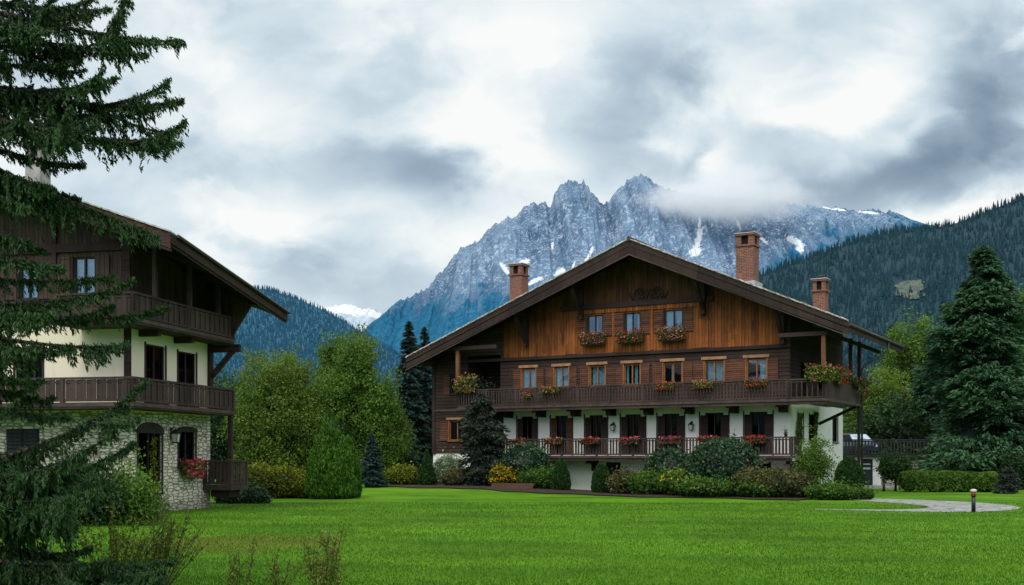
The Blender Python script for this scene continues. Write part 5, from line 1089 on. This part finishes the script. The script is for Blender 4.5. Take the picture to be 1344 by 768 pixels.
# soil under the border
FX, FY = np.meshgrid(np.linspace(-23.5, 2.6, 80), np.linspace(-1, 1, 9)); wv_ = 0.35 * np.sin(FX * 0.9) + 0.2 * np.sin(FX * 2.3 + 1)
ly = -4.3 + FY * 2.6 - np.where(FY < 0, wv_, 0) - 0.5 * sstep(-12, 2, FX); c_, s_ = math.cos(R(-29.8)), math.sin(R(-29.8)); BXw = 14.7 + FX * c_ - ly * s_; BYw = 60 + FX * s_ + ly * c_
o = grid_mesh('flower_bed', np.stack([BXw, BYw, ground_z(BXw, BYw) + 0.045], -1), M['soil']); tag(o, 'dark soil bed under the shrub border along the large chalet', 'flower bed', None, 'structure')
# right side
deciduous('ball_tree', 'small ball headed standard tree in front of the terrace wall', 1175, 66.5, [(0, 0, 1.35, .9, .9, .68)], 300, 26, 0.065, M['box'], trunk_r=0.07, sig=0.12, ck=0.8, stems=3)
hedge('hedge', 'long clipped yellow green hedge below the terrace wall', "hedge", 1183, 1308, 65.0, 1.15, 1.5, 17000, 0.07, M['green'])
conifer('small_conifer', 'low grey conifer at the right end of the clipped hedge', 1323, 62, 1.5, .85, M['weeping'], 90, 50, 0.08, shape=0.4, droop=0.5)
conifer('large_conifer', 'huge dark green conifer on the right behind the clipped hedge', 1290, 76, 16.4, 5.0, M['spruce_old'], 640, 230, 0.20, shape=0.62, droop=0.62, skirt=0.02, lobes=0.62, aspect=0.30, upturn=0.35)
deciduous('deciduous_tree', 'light green tree just right of the chalet eave', 1200, 92, [(0, 0, 9.5, 2.4, 2, 3.4), (-1, 0, 6, 2.8, 2.4, 3.4), (1, 0, 5, 2.8, 2.4, 3.4), (0, -.5, 2.5, 3.3, 2.6, 2.8)], 2800, 38, 0.10, M['decid2'], sig=0.32)
deciduous('deciduous_tree', 'olive green tree behind the side balcony of the chalet', 1150, 88, [(0, 0, 5.4, 2.4, 2, 3.2), (-1, 0, 3.2, 2.6, 2, 2.8), (1.2, 0, 2.8, 2.4, 2, 2.8)], 2200, 38, 0.095, M['decid'], sig=0.32)
deciduous('deciduous_tree', 'bright green tree behind the right side of the huge conifer', 1338, 96, [(0, 0, 12.5, 2.8, 2.5, 3.6), (-2, 0, 9, 3.0, 2.6, 3.8), (1.5, 0, 7, 3.6, 3, 5)], 1500, 34, 0.13, M['decid2'], sig=0.34)
conifer('spruce_tree', 'small spruce tip behind the chalet eave on the right', 1170, 120, 16.2, 2.6, M['shade'], 260, 60, 0.26, shape=0.8)
conifer('spruce_tree', 'dark spruce low behind the terrace railing', 1222, 84, 9.5, 3.2, M['spruce_old'], 330, 80, 0.22, shape=0.6)
deciduous('deciduous_tree', 'shaded tree filling the gap behind the terrace railing', 1180, 82, [(0, 0, 3.6, 2.6, 2, 2.6), (1.5, 0, 2.0, 2.4, 2, 2.2), (-2, 0, 2.2, 2.2, 2, 2.2)], 900, 32, 0.12, M['shade'], sig=0.3)
hedge('background_hedge', 'dark background hedge at the right edge beyond the lawn', "hedge", 1310, 1420, 70, 2.2, 2.2, 12000, 0.09, M['shade'])
hedge('background_hedge', 'dark background hedge behind the garden trees on the left', "hedge", 250, 600, 92, 3.6, 3.0, 22000, 0.14, M['shade'])

# ================================================================== FOREGROUND SPRUCE
SPX, SPY = -7.25, 14.2
SP_ = thing('spruce_tree', 'large dark spruce with drooping branches cut off by the left edge in the foreground', 'tree', (SPX, SPY, 0))
mb = MB(); mb.tube([(0, 0, -0.2), (0.03, 0, 3), (-0.02, 0.02, 7), (0.0, 0, 11.5), (0, 0, 13.5)], [0.27, 0.23, 0.17, 0.07, 0.01], M['bark'], 12); mb.build('trunk', SP_)
PP, DD, LL, TT = [], [], [], []; limbs = MB(); limbs.tube([(0, 0, .3), (0, 0, 13)], [0.12, 0.008], M['bark'], 6, False)
def branch(h0, tip, sag, twl, dens=1.0, rise=0.18, root=None, fan=1.0, subs=0):
    """limb from the trunk at height h0 to tip (x, y, z) in tree coords; twl = hanging twig length"""
    p0 = np.array((0, 0, h0)) if root is None else np.array(root); p3 = np.array(tip, float); d = p3 - p0; L = np.linalg.norm(d); hd = d.copy(); hd[2] = 0; hd /= np.linalg.norm(hd) + 1e-9
    p1 = p0 + d * 0.35 + np.array((0, 0, -sag * 0.7)); p2 = p0 + d * 0.78 + np.array((0, 0, -sag - rise * 0.35))
    def bez(t): t = np.asarray(t)[:, None]; return (1 - t) ** 3 * p0 + 3 * t * (1 - t) ** 2 * p1 + 3 * t * t * (1 - t) * p2 + t ** 3 * p3
    tt = np.linspace(0, 1, 12); C = bez(tt); limbs.tube(list(C), list(0.030 * (1 - tt) * min(1.4, L / 2.2) + 0.004), M['bark'], 6, False)
    side = np.array((-hd[1], hd[0], 0)); nt = int(58 * L * dens)
    t = 0.16 + 0.84 * RNG.random(nt) ** 0.85; B = bez(t); sg = np.where(RNG.random(nt) < .5, -1, 1)
    hang = RNG.random(nt)
    tw = side[None] * (sg * (0.25 + 0.55 * RNG.random(nt)) * fan)[:, None] + hd[None] * (0.25 + 0.5 * RNG.random(nt))[:, None] + np.array((0, 0, -1.0)) * (0.35 + 0.95 * hang)[:, None]
    tw /= np.linalg.norm(tw, axis=1, keepdims=True)
    tl = twl * (0.25 + 0.95 * RNG.random(nt) ** 1.3) * (0.13 + 1.15 * np.clip(1 - t, 0, 1) ** 0.85) * (0.55 + 0.9 * vnoise(np.stack([t * L * 3.2, 0 * t, 0 * t + h0 * 7], 1), 2))
    for k in range(subs):                       # side limbs leave the leader left and right
        t0 = 0.30 + 0.45 * (k + RNG.random()) / subs; q = bez([t0])[0]; an = (1 if k % 2 else -1) * R(24 + 34 * RNG.random()); l2 = L * (0.20 + 0.24 * RNG.random())
        h2 = np.array((hd[0] * math.cos(an) - hd[1] * math.sin(an), hd[0] * math.sin(an) + hd[1] * math.cos(an), 0)); e = q + h2 * l2 + np.array((0, 0, (RNG.random() - 0.35) * 0.34 * l2))
        branch(0, e, 0.08 * l2, twl * 0.7, 0.95, 0.12, q, fan)
    # the leader itself is needled too
    nl = int(130 * L); tl0 = 0.1 + 0.9 * RNG.random(nl); BL = bez(tl0); dirL = bez(np.clip(tl0 + 0.02, 0, 1)) - bez(np.clip(tl0 - 0.02, 0, 1)); dirL /= np.linalg.norm(dirL, axis=1, keepdims=True) + 1e-9
    PP.append(BL + unit(nl) * 0.015); DD.append(dirL * 0.9 + unit(nl) * 0.7); LL.append(np.full(nl, 0.030)); TT.append(0.3 + 0.5 * RNG.random(nl) + 0.25 * tl0)
    cnt = np.maximum(8, (tl * 125)).astype(int); k = np.repeat(np.arange(nt), cnt); m = len(k); s = RNG.random(m)
    curve = np.array((0, 0, -1.0)) * (s ** 2 * tl[k] * 0.35)[:, None]
    P = B[k] + tw[k] * (s * tl[k])[:, None] + curve + RNG.normal(size=(m, 3)) * (0.022 * (1 - 0.6 * s))[:, None]
    D = tw[k] * 0.9 + np.array((0, 0, -.35)) * s[:, None] + unit(m) * 0.62
    PP.append(P); DD.append(D); LL.append(0.037 * (0.75 + 0.5 * RNG.random(m)))
    TT.append(0.08 + 0.35 * RNG.random(m) + 0.30 * s + 0.25 * t[k] * RNG.random(nt)[k])
def tipat(px, py, dy=0.0):
    Y = SPY + dy; return (gx(px, Y) - SPX, dy, gzh(py, Y))
named = [  # tip bearing, elevation, depth offset, root height, sag, twig length
    (146, 12, 0.0, 7.8, .05, .35), (240, 54, -.3, 7.75, .10, .36), (108, 68, .4, 7.3, .05, .30), (95, 82, -.3, 7.0, .05, .25), (152, 102, -.2, 6.6, .12, .30), (240, 131, 0.0, 6.7, .18, .42), (238, 188, -.3, 6.45, .16, .36), (112, 216, .3, 6.1, .08, .2), (60, 40, -.8, 7.9, .1, .4), (70, 246, -.4, 6.0, .05, .32), (105, 262, .6, 5.9, .0, .30), (40, 275, -.8, 5.8, .05, .36), (120, 150, .6, 6.8, .15, .36), (170, 62, .4, 7.5, .12, .3), (70, 130, .8, 7.0, .1, .4), (130, 165, -.9, 6.5, .2, .42),
    (208, 312, -.2, 5.75, -.12, .55), (110, 280, .5, 5.75, -.05, .42), (60, 330, .4, 5.1, .0, .30), (40, 318, -.5, 5.2, .05, .36), (152, 362, .2, 4.25, .05, .22), (85, 352, -.6, 4.7, .0, .24), (176, 366, -.2, 3.95, .22, .26), (95, 392, .5, 4.1, .2, .3), (70, 410, -.8, 4.2, .2, .34), (150, 400, .1, 3.82, .2, .26), (60, 420, .8, 4.0, .15, .36), (222, 404, .1, 3.75, .12, .17),
    (168, 452, -.1, 3.62, .10, .36), (96, 458, .5, 3.55, .1, .34), (50, 455, -.9, 3.6, .1, .34), (92, 548, 0.0, 2.8, .04, .16), (50, 520, .5, 3.1, .05, .25), (40, 500, -.4, 3.3, .05, .3),
    (194, 498, -.1, 1.75, .30, .27), (150, 566, .4, 1.6, .25, .32), (110, 592, -.7, 1.75, .2, .38), (178, 580, -.2, 1.5, .22, .28), (130, 632, .1, 1.3, .2, .38), (100, 640, -.4, 1.4, .2, .40), (110, 600, .8, 1.8, .15, .5), (130, 640, -.9, 1.5, .15, .5), (90, 680, 0.2, 1.2, .1, .45), (95, 610, -.3, 1.9, .2, .6), (60, 590, .3, 2.1, .1, .5),
    (232, 733, -.3, .78, .16, .32), (190, 752, .1, .62, .1, .36), (150, 735, -.7, .8, .1, .4), (120, 720, .5, 1.0, .12, .4), (210, 765, -.8, .5, .08, .35), (70, 745, -.3, .7, .1, .4)]
for px_, py_, dy, h0, sag, twl in named: branch(h0, tipat(px_, py_, dy), sag, twl, 1.15, subs=(3 if py_ < 200 else 1 if 480 < py_ < 620 else 0 if py_ < 480 else 3) if px_ > 100 else (0 if 200 < py_ < 480 else 2))
for i in range(74):          # the rest of the crown, all round the stem
    h = 0.5 + 12.4 * (i + RNG.random()) / 74; a = RNG.random() * 2 * math.pi; L = (2.5 * (1 - h / 13.6) ** 0.7 + 0.12) * (0.7 + 0.4 * RNG.random())
    if math.cos(a) > -0.35 and h < 6.4: L *= 0.32 if 2.2 < h else 0.36
    elif math.cos(a) > 0.3: L *= 0.55
    branch(h + 0.2 * L, (L * math.cos(a), L * math.sin(a), h - 0.12 * L + .25 * RNG.random()), 0.12 * L, .34, 0.8)
limbs.build('limbs', SP_)
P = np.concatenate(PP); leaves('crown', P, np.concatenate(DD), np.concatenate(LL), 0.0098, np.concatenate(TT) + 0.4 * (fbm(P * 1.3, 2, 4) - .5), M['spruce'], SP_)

# wild twiggy plants in the near foreground
def twigs(label, px, Y, n, h, spread, leafn=26, tone=0.0, red=0.1):
    X = gx(px, Y); root = thing('wild_shrub', label, 'wild plant', (X, Y, 0)); mb = MB(); P, Dl = [], []
    for i in range(n):
        a = RNG.random() * 6.28; ln = h * (0.55 + 0.5 * RNG.random()); tip = np.array((math.cos(a) * spread * RNG.random() + .12 * h, math.sin(a) * spread * RNG.random(), ln)); b = np.array((math.cos(a) * .1 * spread, math.sin(a) * .1 * spread, 0)); mid = (b + tip) / 2 + RNG.normal(size=3) * .05 * h
        cv = lambda t: (1 - t) ** 2 * b + 2 * t * (1 - t) * mid + t * t * tip
        mb.tube([cv(t) for t in (0, .25, .5, .75, 1)], [.008, .007, .006, .0045, .003], M['stem'], 4, False)
        for k in range(4):
            t = 0.35 + .55 * RNG.random(); s = cv(t); e = s + np.array((RNG.normal() * .16, RNG.normal() * .16, .16 + .16 * RNG.random())) * h * .6; mb.tube([s, e], [.0045, .0025], M['stem'], 4, False)
            for q in range(leafn // 4): w = RNG.random(); P.append(s + (e - s) * w + RNG.normal(size=3) * .018); Dl.append(RNG.normal(size=3) + np.array((0, 0, .6)))
        for q in range(leafn): w = .3 + .7 * RNG.random(); P.append(cv(w) + RNG.normal(size=3) * .02); Dl.append(RNG.normal(size=3) + np.array((0, 0, .6)))
    mb.build('stems', root); P = np.array(P); leaves('foliage', P, np.array(Dl), .026, .013, RNG.random(len(P)) * (0.95 + red), M['weedleaf'], root)
twigs('tangle of thin leafy twigs rising between the spruce and the stone chalet', 150, 16.0, 34, 1.35, .95)
twigs('bare looking twig tangle with tiny leaves in front of the stone chalet', 205, 16.5, 26, 1.25, .8)
twigs('thin upright twigs with small leaves left of the middle foreground', 312, 15.0, 9, .95, .35)
twigs('reddish tipped seedling twigs in the foreground below the arborvitae', 422, 14.6, 15, 1.15, .45, 30, 0, .35)
twigs('low sparse twigs between the two taller foreground seedlings', 365, 15.5, 6, .75, .4)
# shrub and vine by the stone chalet's side wall
deciduous('shrub', 'loose green shrub against the stone wall of the left chalet', 172, 33.5, [(0, 0, .8, .7, .7, .75), (-.7, 0, .65, .8, .7, .65), (.5, -.2, .55, .5, .5, .6)], 360, 22, .05, M['green'], 'shrub', trunk_r=.03, sig=.13, ck=.4)
deciduous('shrub', 'dull green shrub left of the loose one and behind the spruce', 120, 33.0, [(0, 0, .9, 1.1, .8, .95), (-1, 0, .6, 1.0, .7, .7)], 420, 24, .05, M['shade'], 'shrub', trunk_r=.03, sig=.13, ck=.5)
n = 420; z = RNG.random(n) * 2.7; P = np.stack([.08 + .14 * RNG.random(n), .0 + RNG.normal(size=n) * .13 + .1 * np.sin(z * 2.3), z], 1); q = LW(.0, 1.35); o = thing('climbing_plant', 'yellowish climber trailing in front of the arched door of the stone chalet', 'climber', (q[0], q[1], 0), R(-12.4)); leaves('foliage', P, unit(n), .048, .03, RNG.random(n), M['lime'], o); mb = MB(); mb.tube([(.12, .1 * math.sin(k * .62), k * .27) for k in range(11)], .012, M['stem'], 5); mb.build('stem', o)

# ================================================================== LIGHT, SKY, CAMERA
SUN_EL, SUN_AZ = 54.0, 200.0                     # overcast: broad soft sun behind the viewer's left shoulder
w = bpy.data.worlds.new('World'); SC.world = w; w.use_nodes = True; t = NT(w.node_tree)
sky = t.n('ShaderNodeTexSky', sky_type='NISHITA'); sky.sun_disc = False; sky.sun_elevation = R(SUN_EL); sky.sun_rotation = R(SUN_AZ); sky.dust_density = 3.0
g = t.n('ShaderNodeTexCoord').outputs['Generated']; x, y, z = t.xyz(g)
yy = t.ma('MAXIMUM', y, 0.08); u = t.ma('DIVIDE', x, yy); v = t.ma('DIVIDE', z, yy)
fr = t.mr(y, 0.25, 0.6)                         # the part of the sky over the mountains
lay = t.comb(t.ma('MULTIPLY', u, 5.0), t.ma('MULTIPLY', v, 7.5), 0.0)
wq = t.n('ShaderNodeTexNoise'); t.put(wq.inputs['Vector'], lay); wq.inputs['Scale'].default_value = 1.3; wq.inputs['Detail'].default_value = 5
wv = t.scl(t.vm('SUBTRACT', wq.outputs[1], (0.5, 0.5, 0.5)), (0.55, 0.45, 0.4)); lay = t.vm('ADD', lay, wv)
n1 = t.noise(lay, 0.85, 8, 0.52); n2 = t.noise(t.vm('ADD', lay, (7.3, 2.1, 0.0)), 2.1, 8, 0.52); n4 = t.noise(t.vm('ADD', lay, (3.1, 9.4, 0.0)), 1.35, 8, 0.5)
uw = t.ma('ADD', u, t.ma('MULTIPLY', t.ma('SUBTRACT', n2, 0.5), 0.13)); vw = t.ma('ADD', v, t.ma('MULTIPLY', t.ma('SUBTRACT', n4, 0.5), 0.12))
B = t.ma('ADD', 0.80, t.ma('MULTIPLY', t.ma('SUBTRACT', n1, 0.5), 0.34))
B = t.ma('ADD', B, t.ma('MULTIPLY', t.ma('SUBTRACT', t.mr(n2, 0.36, 0.64), 0.5), 0.12))      # billows with one crisp side
B = t.ma('ADD', B, t.ma('MULTIPLY', t.ma('SUBTRACT', t.mr(n4, 0.38, 0.62), 0.5), 0.14))
B = t.ma('ADD', B, t.ma('MULTIPLY', t.mr(n4, 0.575, 0.66), 0.14))
blobs = [  # bearing px, elevation px, half widths, rotation, gain: the cloud masses of this sky
    (560, 236, 70, 36, 8, -0.289), (455, 215, 50, 30, 10, -0.119), (390, 350, 130, 42, 5, -0.204), (235, 215, 85, 36, 0, -0.119), (860, 140, 85, 62, -20, -0.221), (770, 185, 80, 36, 10, -0.102), (1290, 140, 110, 85, -25, -0.374), (1150, 245, 180, 28, -14, -0.255), (1330, 40, 90, 50, 0, -0.187), (1010, 185, 60, 40, 0, -0.102), (455, 45, 80, 34, 0, -0.119), (905, 215, 34, 26, 0, -0.170), (700, 110, 70, 40, 0, -0.068), (250, 60, 100, 40, 0, -0.085), (1000, 60, 50, 30, 0, -0.068), (1310, 235, 90, 18, -6, -0.170),
    (640, 150, 44, 60, 20, .26), (590, 50, 80, 36, 0, .16), (360, 285, 80, 22, 18, .24), (600, 330, 70, 36, -20, .20), (1090, 132, 130, 20, -12, .40), (960, 100, 50, 50, 0, .14), (880, 196, 30, 20, 0, .26), (945, 212, 28, 22, 0, .28), (1270, 282, 100, 20, -8, .50), (740, 40, 110, 36, 0, .12), (680, 205, 60, 24, 0, .22), (1190, 60, 36, 36, 0, .2), (470, 290, 60, 20, 0, .14), (330, 160, 60, 30, 0, .12), (1215, 160, 20, 40, 30, .2)]
for bx, by, rx, ry, rot, gain in blobs:
    c, s = math.cos(R(rot)), math.sin(R(rot)); du = t.ma('SUBTRACT', uw, (bx - CX) / F); dv = t.ma('SUBTRACT', vw, (600 - by) / F)
    a = t.ma('DIVIDE', t.ma('ADD', t.ma('MULTIPLY', du, c), t.ma('MULTIPLY', dv, -s)), rx / F); b = t.ma('DIVIDE', t.ma('ADD', t.ma('MULTIPLY', du, s), t.ma('MULTIPLY', dv, c)), ry / F)
    e = t.ma('EXPONENT', t.ma('MULTIPLY', t.ma('ADD', t.ma('MULTIPLY', a, a), t.ma('MULTIPLY', b, b)), -0.8)); B = t.ma('ADD', B, t.ma('MULTIPLY', e, t.ma('MULTIPLY', fr, gain)))
nb = t.noise(g, 2.2, 6, 0.55); Bb = t.ma('MULTIPLY', t.ma('ADD', 1.0, t.ma('MULTIPLY', t.ma('SUBTRACT', nb, 0.5), 0.5)), t.mr(z, 0.03, 0.40, 0.18, 1.0))   # low sky behind the viewer dimmed to deepen shade under the eaves
mx = t.n('ShaderNodeMix', data_type='FLOAT'); t.put(mx.inputs[0], fr); t.put(mx.inputs[2], Bb); t.put(mx.inputs[3], B); B = t.ma('MINIMUM', t.ma('MAXIMUM', mx.outputs[0], 0.0), 1.0)
cr = t.n('ShaderNodeValToRGB'); t.put(cr.inputs[0], B); e = cr.color_ramp.elements
e[0].position = 0.25; e[0].color = (0.17, 0.24, 0.33, 1); e[1].position = 1.0; e[1].color = (0.95, 0.97, 0.96, 1)
for p, c in ((0.02, (0.01, 0.02, 0.025)), (0.5, (0.37, 0.48, 0.58)), (0.72, (0.63, 0.74, 0.81)), (0.88, (0.84, 0.90, 0.92))): q = e.new(p); q.color = (*c, 1)
b1 = t.n('ShaderNodeBackground'); t.put(b1.inputs[0], sky.outputs[0]); b1.inputs[1].default_value = 0.05
b2 = t.n('ShaderNodeBackground'); t.put(b2.inputs[0], cr.outputs[0]); t.put(b2.inputs[1], t.mr(y, -0.3, 0.35, 1.55, 1.03))   # unseen sky behind the viewer brightened to light the facades
ms = t.n('ShaderNodeMixShader'); ms.inputs[0].default_value = 0.96; t.put(ms.inputs[1], b1.outputs[0]); t.put(ms.inputs[2], b2.outputs[0])
wo = t.n('ShaderNodeOutputWorld'); t.put(wo.inputs[0], ms.outputs[0])
sun = bpy.data.lights.new('sun', 'SUN'); sun.energy = 1.9; sun.angle = R(25); sun.color = (1.0, 0.95, 0.88); so = bpy.data.objects.new('sun', sun); COL.objects.link(so)
so.rotation_euler = (R(90 - SUN_EL), 0, R(180 - SUN_AZ) + math.pi * 0)
az = R(SUN_AZ); import mathutils
dvec = mathutils.Vector((math.sin(az) * math.cos(R(SUN_EL)), math.cos(az) * math.cos(R(SUN_EL)), math.sin(R(SUN_EL))))
so.rotation_euler = dvec.to_track_quat('Z', 'Y').to_euler()
cam = bpy.data.cameras.new('camera'); co = bpy.data.objects.new('camera', cam); COL.objects.link(co); SC.camera = co
co.location = (0, 0, EYE); co.rotation_euler = (R(90), 0, 0); cam.sensor_width = 36; cam.lens = 36 * F / 1344; cam.shift_y = (600 - 384) / 1344; cam.clip_start = 0.1; cam.clip_end = 30000
SC.view_settings.view_transform = 'Standard'; SC.view_settings.look = 'None'; SC.view_settings.exposure = 0; SC.view_settings.gamma = 1
SC.render.engine = 'CYCLES'; SC.cycles.use_denoising = True; SC.cycles.max_bounces = 8; SC.cycles.volume_bounces = 8; SC.cycles.transparent_max_bounces = 12
